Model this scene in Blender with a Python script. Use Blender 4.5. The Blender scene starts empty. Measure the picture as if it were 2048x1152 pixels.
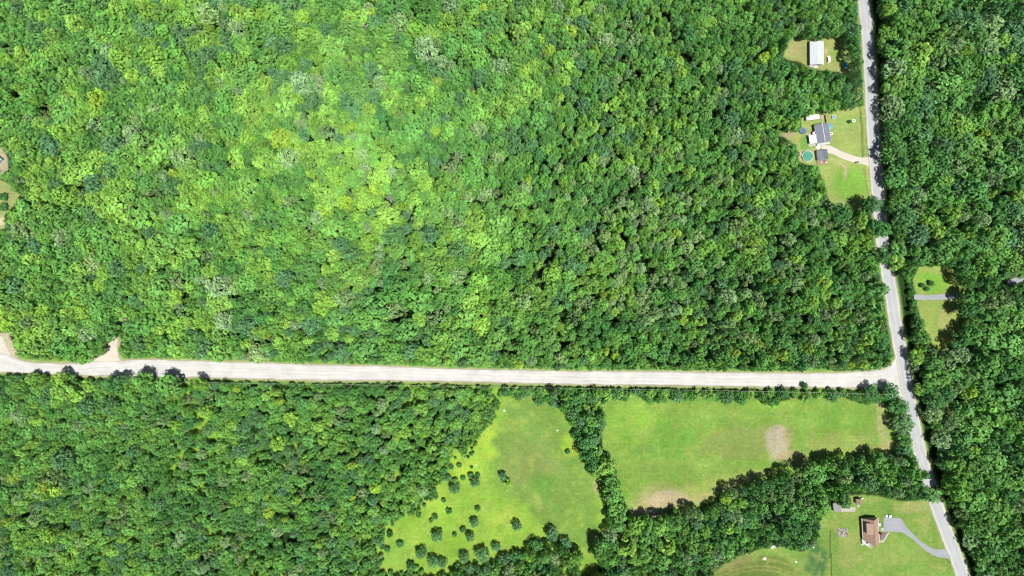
import bpy, math, random
import numpy as np
C = bpy.context
SC = C.scene
col = SC.collection
R = math.radians
S = 0.32          # metres per surveyed map unit
H = 417.0         # camera height above ground
random.seed(5); RNG = np.random.default_rng(5)

# ------------------------------------------------------------------ camera
cam = bpy.data.objects.new('camera', bpy.data.cameras.new('camera'))
col.objects.link(cam); SC.camera = cam
cam.location = (0, 0, H); cam.rotation_euler = (0, 0, 0)
cam.data.sensor_width = 36.0; cam.data.lens = 36.0*H/(2048*S)
cam.data.clip_start = 1.0; cam.data.clip_end = 30000.0

# ------------------------------------------------------------------ sky, sun, exposure
sv = np.array([95.7, -88.3, 417.0]); sv /= np.linalg.norm(sv)     # towards the sun
W = bpy.data.worlds.new('World'); SC.world = W; W.use_nodes = True
wn = W.node_tree.nodes; bg = wn['Background']
sky = wn.new('ShaderNodeTexSky'); sky.sky_type = 'NISHITA'; sky.sun_disc = False
sky.sun_elevation = math.asin(sv[2]); sky.sun_rotation = math.atan2(sv[0], sv[1])
W.node_tree.links.new(sky.outputs[0], bg.inputs[0]); bg.inputs[1].default_value = 0.05
sun = bpy.data.objects.new('sun', bpy.data.lights.new('sun', 'SUN')); col.objects.link(sun)
sun.data.energy = 4.6; sun.data.angle = R(0.5); sun.data.color = (1.0, 0.965, 0.90)
import mathutils
sun.rotation_euler = mathutils.Vector(sv).to_track_quat('Z', 'Y').to_euler()
sun.location = (200, -200, 600)
SC.view_settings.view_transform = 'Standard'; SC.view_settings.look = 'None'
SC.view_settings.exposure = 1.0; SC.view_settings.gamma = 1.0
try: SC.view_settings.use_curve_mapping = False
except Exception: pass
SC.render.engine = 'CYCLES'
SC.cycles.filter_width = 1.15; SC.cycles.max_bounces = 5; SC.cycles.diffuse_bounces = 3; SC.cycles.transmission_bounces = 3

KG = 3.1          # sunlit surface: display = albedo * KG
def lin(c):
    c = np.asarray(c, float)/255.0
    return np.where(c <= 0.04045, c/12.92, ((c+0.055)/1.055)**2.4)
def alb(r, g, b, k=KG):
    return tuple(float(min(0.85, v)) for v in lin((r, g, b))/k)

# ------------------------------------------------------------------ helpers
def P(px, py, z=0.0):
    """map survey unit -> metres on the plane at height z"""
    f = (H-z)/H
    return ((px-1024)*S*f, (576-py)*S*f)
def tag(o, label=None, cat=None, group=None, kind=None):
    if label: o['label'] = label
    if cat: o['category'] = cat
    if group: o['group'] = group
    if kind: o['kind'] = kind
    return o
def empty(name, loc, rz=0, label=None, cat=None, group=None):
    o = bpy.data.objects.new(name, None); col.objects.link(o)
    o.location = loc; o.rotation_euler = (0, 0, rz); o.empty_display_size = 0.5
    return tag(o, label, cat, group)
class MB:
    def __init__(s): s.v = []; s.f = []
    def box(s, x0, x1, y0, y1, z0, z1, rz=0, c=(0, 0)):
        n = len(s.v); ca, sa = math.cos(rz), math.sin(rz)
        for z in (z0, z1):
            for x, y in ((x0, y0), (x1, y0), (x1, y1), (x0, y1)):
                s.v.append((c[0]+x*ca-y*sa, c[1]+x*sa+y*ca, z))
        for f in ((3, 2, 1, 0), (4, 5, 6, 7), (0, 1, 5, 4), (1, 2, 6, 5), (2, 3, 7, 6), (3, 0, 4, 7)):
            s.f.append(tuple(n+i for i in f))
        return s
    def poly(s, pts, z0, z1):
        """vertical prism of a ccw polygon"""
        n = len(s.v); k = len(pts)
        s.v += [(x, y, z0) for x, y in pts] + [(x, y, z1) for x, y in pts]
        s.f.append(tuple(n+i for i in reversed(range(k)))); s.f.append(tuple(n+k+i for i in range(k)))
        for i in range(k):
            j = (i+1) % k; s.f.append((n+i, n+j, n+k+j, n+k+i))
        return s
    def quad3(s, a, b, c, d, t=0.12):
        """slab: quad a..d with thickness t downward"""
        n = len(s.v); q = [a, b, c, d]
        s.v += [(x, y, z-t) for x, y, z in q] + q
        for f in ((3, 2, 1, 0), (4, 5, 6, 7), (0, 1, 5, 4), (1, 2, 6, 5), (2, 3, 7, 6), (3, 0, 4, 7)):
            s.f.append(tuple(n+i for i in f))
        return s
    def lathe(s, prof, seg=16, c=(0, 0), cap=True):
        n = len(s.v); k = len(prof)
        for i in range(seg):
            a = 2*math.pi*i/seg
            for r, z in prof: s.v.append((c[0]+r*math.cos(a), c[1]+r*math.sin(a), z))
        for i in range(seg):
            j = (i+1) % seg
            for m in range(k-1):
                s.f.append((n+i*k+m, n+j*k+m, n+j*k+m+1, n+i*k+m+1))
        if cap:
            s.f.append(tuple(n+i*k+k-1 for i in range(seg)))
            s.f.append(tuple(n+i*k for i in reversed(range(seg))))
        return s
    def tube(s, a, b, r0, r1=None, seg=6):
        r1 = r0 if r1 is None else r1
        a = np.array(a, float); b = np.array(b, float); d = b-a; L = np.linalg.norm(d)
        if L < 1e-6: return s
        d /= L; u = np.cross(d, (0, 0, 1) if abs(d[2]) < .9 else (1, 0, 0)); u /= np.linalg.norm(u); w = np.cross(d, u)
        n = len(s.v)
        for p, r in ((a, r0), (b, r1)):
            for i in range(seg):
                t = 2*math.pi*i/seg; s.v.append(tuple(p+r*(math.cos(t)*u+math.sin(t)*w)))
        for i in range(seg):
            j = (i+1) % seg; s.f.append((n+i, n+j, n+seg+j, n+seg+i))
        s.f.append(tuple(n+i for i in reversed(range(seg)))); s.f.append(tuple(n+seg+i for i in range(seg)))
        return s
    def mesh(s, name, m):
        me = bpy.data.meshes.new(name); me.from_pydata(s.v, [], s.f); me.materials.append(m); me.update()
        return me
    def build(s, name, m, parent=None, bevel=0):
        o = bpy.data.objects.new(name, s.mesh(name, m)); col.objects.link(o)
        if parent: o.parent = parent
        if bevel:
            b = o.modifiers.new('bevel', 'BEVEL'); b.width = bevel; b.segments = 2; b.limit_method = 'ANGLE'
        return o

# ------------------------------------------------------------------ materials
def newmat(name):
    m = bpy.data.materials.new(name); m.use_nodes = True
    nt = m.node_tree; bs = nt.nodes['Principled BSDF']
    return m, nt, bs
def simple(name, c, rough=0.7, var=0.12, scale=3.0, metal=0, stripe=None, coord='Object', spec=0.3, stripe_amt=.25):
    """base colour with soft procedural wear, and stripes (ribs, boards) if asked"""
    m, nt, bs = newmat(name); N = nt.nodes; L = nt.links
    tc = N.new('ShaderNodeTexCoord')
    nz = N.new('ShaderNodeTexNoise'); nz.inputs['Scale'].default_value = scale; nz.inputs['Detail'].default_value = 5
    L.new(tc.outputs[coord], nz.inputs['Vector'])
    mr = N.new('ShaderNodeMapRange'); mr.inputs[1].default_value = .3; mr.inputs[2].default_value = .7
    mr.inputs[3].default_value = 1-var; mr.inputs[4].default_value = 1+var
    L.new(nz.outputs[0], mr.inputs[0])
    mul = N.new('ShaderNodeVectorMath'); mul.operation = 'SCALE'; mul.inputs[0].default_value = c[:3]
    L.new(mr.outputs[0], mul.inputs['Scale']); out = mul.outputs[0]
    if stripe:
        axis, period = stripe
        sp = N.new('ShaderNodeSeparateXYZ'); L.new(tc.outputs[coord], sp.inputs[0])
        md = N.new('ShaderNodeMath'); md.operation = 'PINGPONG'; md.inputs[1].default_value = period/2
        L.new(sp.outputs[axis], md.inputs[0])
        r2 = N.new('ShaderNodeMapRange'); r2.inputs[1].default_value = 0; r2.inputs[2].default_value = period*.16
        r2.inputs[3].default_value = 1-stripe_amt; r2.inputs[4].default_value = 1; L.new(md.outputs[0], r2.inputs[0])
        m2 = N.new('ShaderNodeVectorMath'); m2.operation = 'SCALE'; L.new(out, m2.inputs[0]); L.new(r2.outputs[0], m2.inputs['Scale'])
        out = m2.outputs[0]
    L.new(out, bs.inputs['Base Color'])
    bs.inputs['Roughness'].default_value = rough; bs.inputs['Metallic'].default_value = metal
    bs.inputs['Specular IOR Level'].default_value = spec
    return m

def leaf_material():
    m, nt, bs = newmat('foliage'); N = nt.nodes; L = nt.links
    at = N.new('ShaderNodeAttribute'); at.attribute_type = 'INSTANCER'; at.attribute_name = 'tint'
    lv = N.new('ShaderNodeAttribute'); lv.attribute_type = 'GEOMETRY'; lv.attribute_name = 'lv'
    sc = N.new('ShaderNodeVectorMath'); sc.operation = 'MULTIPLY'
    L.new(at.outputs['Color'], sc.inputs[0]); L.new(lv.outputs['Color'], sc.inputs[1])
    L.new(sc.outputs[0], bs.inputs['Base Color'])
    bs.inputs['Roughness'].default_value = .6; bs.inputs['Specular IOR Level'].default_value = .25; bs.inputs['Diffuse Roughness'].default_value = 1.0
    tr = N.new('ShaderNodeBsdfTranslucent')
    ty = N.new('ShaderNodeVectorMath'); ty.operation = 'MULTIPLY'; ty.inputs[1].default_value = (1.0, 1.08, .6)
    L.new(sc.outputs[0], ty.inputs[0]); L.new(ty.outputs[0], tr.inputs[0])
    mx = N.new('ShaderNodeMixShader'); mx.inputs[0].default_value = .2
    L.new(bs.outputs[0], mx.inputs[1]); L.new(tr.outputs[0], mx.inputs[2])
    L.new(mx.outputs[0], N['Material Output'].inputs[0])
    return m
LEAF = leaf_material()
BARK = simple('bark', (.09, .075, .06), .9, .3, 4)
DEADWOOD = simple('bleached_wood', (.33, .31, .29), .9, .2, 3)

def ground_material():
    m, nt, bs = newmat('ground'); N = nt.nodes; L = nt.links
    at = N.new('ShaderNodeAttribute'); at.attribute_type = 'GEOMETRY'; at.attribute_name = 'gcol'
    tc = N.new('ShaderNodeTexCoord')
    def noise(scale, detail, lo, hi, rough=.6, vec=None):
        n = N.new('ShaderNodeTexNoise'); n.inputs['Scale'].default_value = scale; n.inputs['Detail'].default_value = detail
        n.inputs['Roughness'].default_value = rough
        L.new(vec or tc.outputs['Object'], n.inputs['Vector'])
        r = N.new('ShaderNodeMapRange'); r.inputs[1].default_value = .28; r.inputs[2].default_value = .72
        r.inputs[3].default_value = lo; r.inputs[4].default_value = hi; L.new(n.outputs[0], r.inputs[0]); return r.outputs[0]
    a = noise(.045, 7, .80, 1.2, .68); b = noise(.55, 6, .74, 1.26, .75)
    mu = N.new('ShaderNodeMath'); mu.operation = 'MULTIPLY'; L.new(a, mu.inputs[0]); L.new(b, mu.inputs[1])
    # dry / lush hue shift
    mp = N.new('ShaderNodeMapping'); mp.inputs['Rotation'].default_value = (0, 0, .28); mp.inputs['Scale'].default_value = (.035, .75, 1); L.new(tc.outputs['Object'], mp.inputs[0])
    st_ = noise(1.0, 5, .94, 1.06, .6, mp.outputs[0])
    mu2 = N.new('ShaderNodeMath'); mu2.operation = 'MULTIPLY'; L.new(mu.outputs[0], mu2.inputs[0]); L.new(st_, mu2.inputs[1]); mu = mu2
    h = noise(.11, 8, 0, 1, .65)
    hx = N.new('ShaderNodeMixRGB'); hx.blend_type = 'MIX'
    hx.inputs[1].default_value = (.86, 1.0, .9, 1); hx.inputs[2].default_value = (1.14, 1.0, 1.0, 1); L.new(h, hx.inputs[0])
    s1 = N.new('ShaderNodeVectorMath'); s1.operation = 'SCALE'; L.new(at.outputs['Color'], s1.inputs[0]); L.new(mu.outputs[0], s1.inputs['Scale'])
    s2 = N.new('ShaderNodeVectorMath'); s2.operation = 'MULTIPLY'; L.new(s1.outputs[0], s2.inputs[0]); L.new(hx.outputs[0], s2.inputs[1])
    L.new(s2.outputs[0], bs.inputs['Base Color']); bs.inputs['Roughness'].default_value = .95
    bs.inputs['Specular IOR Level'].default_value = .1
    nb = N.new('ShaderNodeTexNoise'); nb.inputs['Scale'].default_value = 1.6; nb.inputs['Detail'].default_value = 6
    L.new(tc.outputs['Object'], nb.inputs['Vector'])
    bp = N.new('ShaderNodeBump'); bp.inputs['Strength'].default_value = .6; bp.inputs['Distance'].default_value = .35
    L.new(nb.outputs[0], bp.inputs['Height']); L.new(bp.outputs[0], bs.inputs['Normal'])
    return m
def road_material(name, base, tracks, streak, edge):
    """uv.x metres along, uv.y metres across from one edge; edge: colour at the worn margins"""
    m, nt, bs = newmat(name); N = nt.nodes; L = nt.links
    uv = N.new('ShaderNodeUVMap'); sp = N.new('ShaderNodeSeparateXYZ'); L.new(uv.outputs[0], sp.inputs[0])
    mp = N.new('ShaderNodeMapping'); mp.inputs['Scale'].default_value = (.03, 1.3, 1); L.new(uv.outputs[0], mp.inputs[0])
    n1 = N.new('ShaderNodeTexNoise'); n1.inputs['Scale'].default_value = 1.0; n1.inputs['Detail'].default_value = 7; n1.inputs['Roughness'].default_value = .62
    L.new(mp.outputs[0], n1.inputs['Vector'])
    tc = N.new('ShaderNodeTexCoord')
    n2 = N.new('ShaderNodeTexNoise'); n2.inputs['Scale'].default_value = .12; n2.inputs['Detail'].default_value = 8; n2.inputs['Roughness'].default_value = .6
    L.new(tc.outputs['Object'], n2.inputs['Vector'])
    r1 = N.new('ShaderNodeMapRange'); r1.inputs[1].default_value = .3; r1.inputs[2].default_value = .7; r1.inputs[3].default_value = 1-streak; r1.inputs[4].default_value = 1+streak*.6
    L.new(n1.outputs[0], r1.inputs[0])
    r2 = N.new('ShaderNodeMapRange'); r2.inputs[1].default_value = .3; r2.inputs[2].default_value = .7; r2.inputs[3].default_value = 1-streak*.8; r2.inputs[4].default_value = 1+streak*.5
    L.new(n2.outputs[0], r2.inputs[0])
    mu = N.new('ShaderNodeMath'); mu.operation = 'MULTIPLY'; L.new(r1.outputs[0], mu.inputs[0]); L.new(r2.outputs[0], mu.inputs[1])
    if tracks:
        m1 = N.new('ShaderNodeMath'); m1.operation = 'MULTIPLY'; m1.inputs[1].default_value = 6.283/tracks; L.new(sp.outputs[1], m1.inputs[0])
        m2 = N.new('ShaderNodeMath'); m2.operation = 'COSINE'; L.new(m1.outputs[0], m2.inputs[0])
        m3 = N.new('ShaderNodeMath'); m3.operation = 'MULTIPLY_ADD'; m3.inputs[1].default_value = .028; m3.inputs[2].default_value = 1; L.new(m2.outputs[0], m3.inputs[0])
        m4 = N.new('ShaderNodeMath'); m4.operation = 'MULTIPLY'; L.new(mu.outputs[0], m4.inputs[0]); L.new(m3.outputs[0], m4.inputs[1]); mu = m4
    # margins: a soft band measured by the vertex attribute 'edge' (0 at the margin, 1 inside)
    ea = N.new('ShaderNodeAttribute'); ea.attribute_name = 'edge'
    ad = N.new('ShaderNodeMath'); ad.operation = 'MULTIPLY_ADD'; L.new(n2.outputs[0], ad.inputs[0]); ad.inputs[1].default_value = .8
    L.new(ea.outputs['Fac'], ad.inputs[2])
    r3 = N.new('ShaderNodeMapRange'); r3.inputs[1].default_value = .45; r3.inputs[2].default_value = .95; L.new(ad.outputs[0], r3.inputs[0])
    mx = N.new('ShaderNodeMixRGB'); mx.inputs[1].default_value = (*edge, 1); mx.inputs[2].default_value = (*base, 1); L.new(r3.outputs[0], mx.inputs[0])
    s1 = N.new('ShaderNodeVectorMath'); s1.operation = 'SCALE'; L.new(mx.outputs[0], s1.inputs[0]); L.new(mu.outputs[0], s1.inputs['Scale'])
    out = s1.outputs[0]
    L.new(out, bs.inputs['Base Color']); bs.inputs['Roughness'].default_value = .92; bs.inputs['Specular IOR Level'].default_value = .2
    nb = N.new('ShaderNodeTexNoise'); nb.inputs['Scale'].default_value = 6; L.new(tc.outputs['Object'], nb.inputs['Vector'])
    bp = N.new('ShaderNodeBump'); bp.inputs['Strength'].default_value = .3; bp.inputs['Distance'].default_value = .05
    L.new(nb.outputs[0], bp.inputs['Height']); L.new(bp.outputs[0], bs.inputs['Normal'])
    return m

# ------------------------------------------------------------------ survey polygons (map units)
def poly(s): return np.array([tuple(float(v) for v in q.split(',')) for q in s.split()])
GRAVEL_N = poly("-140,704 -40,704 8,704 20,712 35,719 60,724 110,727 165,726 190,722 232,722 250,720 300,719 400,722 512,725 640,730 768,732 900,738 1024,740 1150,743 1280,743 1400,744 1536,746 1650,746 1720,744 1755,741 1775,736 1788,724 1796,706")
GRAVEL_S = poly("-140,742 -40,742 0,744 100,748 200,752 300,755 400,755 512,758 640,761 768,761 900,763 1024,766 1150,769 1280,770 1400,772 1536,774 1650,775 1720,776 1750,777 1775,781 1795,792 1812,812")
ROAD = poly("1718,-260 1721,-120 1727,0 1735,60 1739,120 1743,200 1747,270 1752,340 1757,400 1762,450 1767,500 1775,545 1783,590 1790,640 1799,690 1808,740 1817,790 1824,830 1834,880 1844,920 1857,965 1873,1010 1891,1060 1909,1105 1926,1152 1955,1240 1985,1330")
FIELD1 = poly("992,776 1085,776 1105,800 1140,815 1150,860 1175,900 1200,955 1212,970 1212,1060 1195,1100 1200,1160 740,1160 738,1060 800,1030 850,985 880,950 900,900 940,880 968,850 975,800")
FIELD2 = poly("1195,800 1240,784 1500,778 1760,782 1795,800 1800,905 1830,920 1700,925 1560,970 1400,1045 1290,1060 1240,1040 1230,960 1205,900 1205,840")
LAWN_C = poly("1405,1170 1425,1148 1460,1118 1520,1098 1560,1090 1600,1104 1632,1090 1640,1040 1655,1015 1700,990 1745,990 1800,1002 1868,1000 1885,1030 1915,1100 1940,1170 1960,1300 1380,1300")
LAWN_A = poly("1564,114 1578,76 1610,70 1668,70 1692,78 1700,104 1706,134 1694,146 1622,138 1600,124 1585,122")
LAWN_B = poly("1560,262 1600,262 1602,240 1606,224 1640,222 1680,218 1722,212 1730,214 1733,300 1740,350 1744,400 1735,412 1710,424 1675,414 1658,400 1648,370 1640,345 1628,332 1598,324 1592,290 1578,284")
LAWN_E = poly("1826,560 1836,534 1870,530 1908,538 1930,570 1936,640 1928,668 1910,694 1892,704 1866,690 1844,650 1834,610")
LAWN_W = poly("-140,356 0,358 22,370 40,388 28,410 10,430 10,458 -10,466 -140,470")
HOUSE_W = poly("-60,296 4,296 16,318 16,340 0,352 -60,352")
SPUR = poly("165,728 192,712 207,692 219,670 226,650 234,636 252,630 254,640 246,650 243,668 239,690 236,706 244,722")
TURN = poly("-140,666 18,666 26,690 36,708 36,722 -140,722")
PATH_E = poly("2010,568 2035,552 2120,545 2120,562 2050,570 2025,574")
GAP_S = poly("1165,1096 1192,1092 1204,1152 1200,1240 1150,1240 1158,1130")
OPEN = [FIELD1, FIELD2, LAWN_C, LAWN_A, LAWN_B, LAWN_E, LAWN_W, HOUSE_W, SPUR, TURN, PATH_E]

def inside(pl, X, Y):
    r = np.zeros(np.shape(X), bool); n = len(pl); j = n-1
    for i in range(n):
        xi, yi = pl[i]; xj, yj = pl[j]
        if yi != yj:
            c = ((yi > Y) != (yj > Y)) & (X < (xj-xi)*(Y-yi)/(yj-yi)+xi); r ^= c
        j = i
    return r
def dist_poly(pts, X, Y, closed=True):
    d = np.full(np.shape(X), 1e9); n = len(pts)
    for i in range(n if closed else n-1):
        a = pts[i]; b = pts[(i+1) % n]; ab = b-a; L = max(1e-9, (ab**2).sum())
        t = np.clip(((X-a[0])*ab[0]+(Y-a[1])*ab[1])/L, 0, 1)
        d = np.minimum(d, np.hypot(X-a[0]-t*ab[0], Y-a[1]-t*ab[1]))
    return d
def vnoise(X, Y, scale, seed):
    """smooth value noise 0..1 on map units"""
    g = np.random.default_rng(seed).random((96, 96)); x = (np.asarray(X, float)/scale+500) % 96; y = (np.asarray(Y, float)/scale+500) % 96
    xi = np.floor(x).astype(int); yi = np.floor(y).astype(int); fx = x-xi; fy = y-yi
    fx = fx*fx*(3-2*fx); fy = fy*fy*(3-2*fy); x1 = (xi+1) % 96; y1 = (yi+1) % 96; xi %= 96; yi %= 96
    return (g[yi, xi]*(1-fx)+g[yi, x1]*fx)*(1-fy)+(g[y1, xi]*(1-fx)+g[y1, x1]*fx)*fy
def fbm(X, Y, scale, seed, o=4):
    s = 0; a = 1; t = 0
    for k in range(o): s = s+a*vnoise(X, Y, scale/2**k, seed+k); t += a; a *= .55
    return s/t

# ------------------------------------------------------------------ ground: one sheet to the horizon
def build_ground():
    st = 0.8
    fx = np.arange(-362, 362.1, st); fy = np.arange(-218, 218.1, st)
    out = [500, 900, 2500, 12000]
    xs = np.concatenate([[-v for v in reversed(out)], fx, out]); ys = np.concatenate([[-v for v in reversed(out)], fy, out])
    GX, GY = np.meshgrid(xs, ys); X = GX/S+1024; Y = 576-GY/S
    D = lambda r, g, b: np.array(alb(r, g, b, 2.85))
    colr = np.zeros(X.shape+(3,)); colr[:] = D(48, 78, 36)
    sw = (Y > 755) & (X < 1000)
    k = np.clip((vnoise(X, Y, 60, 11)-.5)*6, 0, 1)*sw
    colr = colr*(1-k[..., None])+D(150, 196, 72)*k[..., None]
    def blend(mask, c):
        nonlocal colr
        m = np.clip(mask, 0, 1)[..., None]; colr = colr*(1-m)+np.asarray(c)*m
    def sm(pl, soft=3.0, wob=4.0):
        d = dist_poly(pl, X, Y); d = np.where(inside(pl, X, Y), d, -d)+(fbm(X, Y, 9, 31)-.5)*wob
        return np.clip(d/soft+.5, 0, 1)
    def blob(cx, cy, rx, ry, c, amt=1.0, seed=3, clip=None, rot=0):
        ca, sa = math.cos(rot), math.sin(rot); dx = X-cx; dy = Y-cy
        u = (dx*ca+dy*sa)/rx; v = (-dx*sa+dy*ca)/ry
        d = np.hypot(u, v)+(fbm(X, Y, 26, seed)-.5)*1.3
        m = np.clip((1.15-d)/.5, 0, 1)*amt
        if clip is not None: m = m*clip
        blend(m, c)
    # verges beside the roads
    gn = dist_poly(GRAVEL_N, X, Y, False); gs = dist_poly(GRAVEL_S, X, Y, False)
    blend(np.clip((14-gn)/5, 0, 1)*(X > -140), D(140, 190, 78)); blend(np.clip((12-gs)/4, 0, 1), D(128, 172, 74))
    rd = dist_poly(ROAD, X, Y, False)
    blend(np.clip((20-rd)/4, 0, 1), D(128, 168, 84))
    # ---- meadow
    f1 = sm(FIELD1)
    blend(f1, D(160, 204, 80))
    core = sm(poly("1010,800 1090,795 1140,860 1190,950 1200,1080 1150,1095 1080,1050 1050,1010 990,985 985,930 975,880"), 26, 30)*f1
    blend(core, D(138, 176, 86))
    blob(1060, 925, 60, 50, D(152, 174, 98), .8, 4, f1); blob(1090, 975, 30, 26, D(118, 168, 74), .8, 5, f1)
    blob(1145, 890, 26, 22, D(170, 210, 74), .9, 6, f1); blob(1160, 1040, 40, 50, D(136, 182, 80), .5, 7, f1)
    blob(1130, 1010, 55, 45, D(140, 180, 84), .6, 8, f1)
    blob(965, 870, 34, 60, D(186, 224, 84), .85, 9, f1); blob(930, 930, 34, 30, D(190, 226, 84), .8, 10, f1)
    blob(880, 1000, 45, 30, D(176, 214, 84), .7, 12, f1); blob(1010, 1040, 50, 26, D(176, 204, 88), .7, 13, f1)
    blob(1000, 830, 20, 30, D(160, 205, 78), .6, 14, f1)
    blob(1194, 975, 10, 22, D(176, 180, 122), .8, 15, f1); blob(1192, 1078, 14, 12, D(196, 190, 140), .8, 16, f1)
    blob(900, 1085, 60, 30, D(150, 196, 72), .6, 17, f1); blob(800, 1120, 40, 40, D(150, 192, 84), .6, 18, f1)
    mott = np.clip((fbm(X, Y, 14, 41)-.55)*5, 0, 1)*f1*.45; blend(mott, D(182, 206, 100))
    mott = np.clip((fbm(X, Y, 20, 45)-.56)*5, 0, 1)*f1*.4; blend(mott, D(120, 168, 66))
    # ---- big field
    f2 = sm(FIELD2)
    blend(f2, D(144, 184, 84))
    blob(1265, 850, 66, 50, D(156, 202, 82), .7, 21, f2); blob(1345, 880, 56, 34, D(128, 184, 80), .6, 22, f2)
    blob(1490, 885, 95, 40, D(150, 174, 96), .8, 23, f2); blob(1700, 885, 95, 26, D(168, 190, 104), .7, 24, f2)
    blob(1660, 830, 80, 18, D(136, 180, 80), .7, 25, f2); blob(1540, 808, 50, 10, D(166, 212, 86), .7, 26, f2)
    blob(1410, 945, 110, 24, D(160, 190, 98), .6, 27, f2); blob(1340, 960, 90, 28, D(134, 174, 80), .6, 28, f2)
    blob(1395, 985, 110, 18, D(184, 198, 112), .7, 29, f2, -.35)
    blob(1556, 882, 22, 38, D(204, 194, 170), .95, 30, f2); blob(1590, 915, 40, 14, D(190, 184, 140), .6, 31, f2)
    blob(1325, 1000, 52, 20, D(208, 196, 158), .95, 32, f2); blob(1290, 1028, 36, 12, D(216, 200, 166), .9, 33, f2)
    blob(1500, 955, 60, 9, D(196, 190, 140), .5, 34, f2, -.3)
    blob(1765, 850, 13, 60, D(208, 198, 152), .65, 35, f2, -.12); blob(1785, 895, 30, 12, D(198, 192, 136), .7, 36, f2)
    mott = np.clip((fbm(X, Y, 30, 51)-.52)*4, 0, 1)*f2*.4; blend(mott, D(172, 192, 108))
    mott = np.clip((fbm(X, Y, 12, 55)-.54)*5, 0, 1)*f2*.45; blend(mott, D(116, 168, 66))
    mott = np.clip((fbm(X, Y, 55, 57)-.52)*5, 0, 1)*f2*.5; blend(mott, D(124, 172, 72))
    mott = np.clip((fbm(X, Y, 7, 59)-.56)*6, 0, 1)*f2*.4; blend(mott, D(176, 206, 100))
    blob(1490, 885, 100, 34, D(156, 172, 98), .55, 23, f2); blob(1340, 955, 80, 26, D(132, 170, 80), .5, 28, f2); blob(1680, 890, 80, 18, D(172, 186, 108), .5, 24, f2)
    blob(1562, 884, 32, 44, D(186, 182, 130), .7, 37, f2); blob(1556, 882, 20, 34, D(206, 194, 170), .9, 30, f2); blob(1588, 912, 34, 12, D(196, 186, 144), .6, 31, f2)
    blob(1330, 998, 70, 28, D(190, 186, 124), .7, 38, f2); blob(1325, 1000, 52, 18, D(212, 198, 162), .9, 32, f2); blob(1290, 1028, 36, 12, D(216, 200, 166), .9, 33, f2)
    blob(1430, 985, 90, 9, D(192, 190, 128), .6, 39, f2, -.4)
    # ---- lawn round the brown roofed house
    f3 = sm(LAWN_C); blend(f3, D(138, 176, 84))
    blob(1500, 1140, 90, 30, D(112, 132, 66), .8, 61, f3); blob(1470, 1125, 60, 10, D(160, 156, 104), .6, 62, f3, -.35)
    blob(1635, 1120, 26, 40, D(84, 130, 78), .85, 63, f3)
    blob(1700, 1070, 30, 70, D(176, 184, 112), .6, 64, f3); blob(1695, 1050, 30, 20, D(132, 176, 74), .6, 65, f3)
    blob(1820, 1015, 50, 12, D(186, 188, 124), .8, 66, f3); blob(1850, 1050, 14, 40, D(176, 184, 112), .6, 67, f3, .3)
    blob(1790, 1110, 80, 24, D(158, 182, 96), .6, 68, f3); blob(1745, 1010, 40, 16, D(132, 172, 80), .6, 69, f3)
    mott = np.clip((fbm(X, Y, 10, 71)-.55)*5, 0, 1)*f3*.5; blend(mott, D(182, 192, 112))
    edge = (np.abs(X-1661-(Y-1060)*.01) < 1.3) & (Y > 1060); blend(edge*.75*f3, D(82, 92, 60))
    for rr in (150, 158, 171):    # wheel tracks curving over the grass
        dd = np.abs(np.hypot((X-1520), (Y-1290)*1.0)-rr); blend(np.clip((2.2-dd)/1.5, 0, 1)*f3*.6*(X < 1640), D(176, 172, 110))
    # ---- clearings
    fa = sm(LAWN_A); blend(fa, D(178, 190, 116)); blob(1594, 95, 16, 16, D(196, 190, 134), .7, 81, fa); blob(1672, 110, 12, 16, D(150, 188, 92), .7, 82, fa)
    blob(1652, 103, 5, 8, D(226, 214, 180), .9, 83, fa)
    fb = sm(LAWN_B); blend(fb, D(176, 196, 114)); blob(1700, 370, 38, 34, D(146, 200, 84), .9, 84, fb); blob(1612, 285, 14, 20, D(126, 184, 86), .8, 85, fb)
    blob(1690, 240, 30, 12, D(160, 194, 100), .6, 86, fb); blob(1575, 270, 12, 6, D(196, 178, 150), .9, 87); blob(1615, 312, 19, 16, D(196, 196, 150), .6, 88, fb)
    blob(1690, 345, 4, 20, D(196, 190, 140), .8, 89, fb); blob(1690, 408, 20, 8, D(170, 186, 130), .7, 90, fb)
    blend((dist_poly(poly("1658,317 1675,323 1690,333 1692,352"), X, Y, False) < 1.8)*.7, D(214, 206, 164))
    ditch = dist_poly(poly("1720,214 1724,260 1726,312"), X, Y, False); blend(np.clip((3-ditch)/1.6, 0, 1)*.75, D(124, 132, 66))
    ditch = dist_poly(poly("1728,335 1732,370 1738,395"), X, Y, False); blend(np.clip((2-ditch)/1.2, 0, 1)*.7, D(130, 146, 70))
    fe = sm(LAWN_E); blend(fe, D(168, 192, 104)); blob(1870, 565, 40, 20, D(140, 198, 74), .9, 91, fe); blob(1890, 640, 14, 30, D(186, 190, 120), .7, 92, fe)
    fw = sm(LAWN_W); blend(fw, D(178, 190, 122)); blob(4, 443, 10, 8, D(236, 222, 190), .9, 93); fh = sm(HOUSE_W); blend(fh, D(196, 190, 160))
    # ---- bare, dusty earth by the gravel
    for pl, c, so in ((SPUR, (222, 212, 182), 5), (TURN, (222, 214, 184), 6), (PATH_E, (200, 198, 190), 3)):
        blend(sm(pl, so, 7), D(*c))
    blend(np.clip((5.5-np.minimum(gn, gs))/4, 0, 1)*.75*(X < 1800), D(206, 200, 164))
    blend(np.clip((15.5-rd)/2.5, 0, 1)*.9, D(206, 204, 184))
    for (cx, cy, rx, ry) in ((1131, 258, 11, 6), (1160, 276, 8, 4), (1985, 726, 8, 4), (1078, 112, 5, 8), (2040, 637, 8, 3), (1160, 690, 6, 3), (812, 350, 7, 4)):
        blob(cx, cy, rx, ry, D(206, 190, 150), .9, 97)
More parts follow.
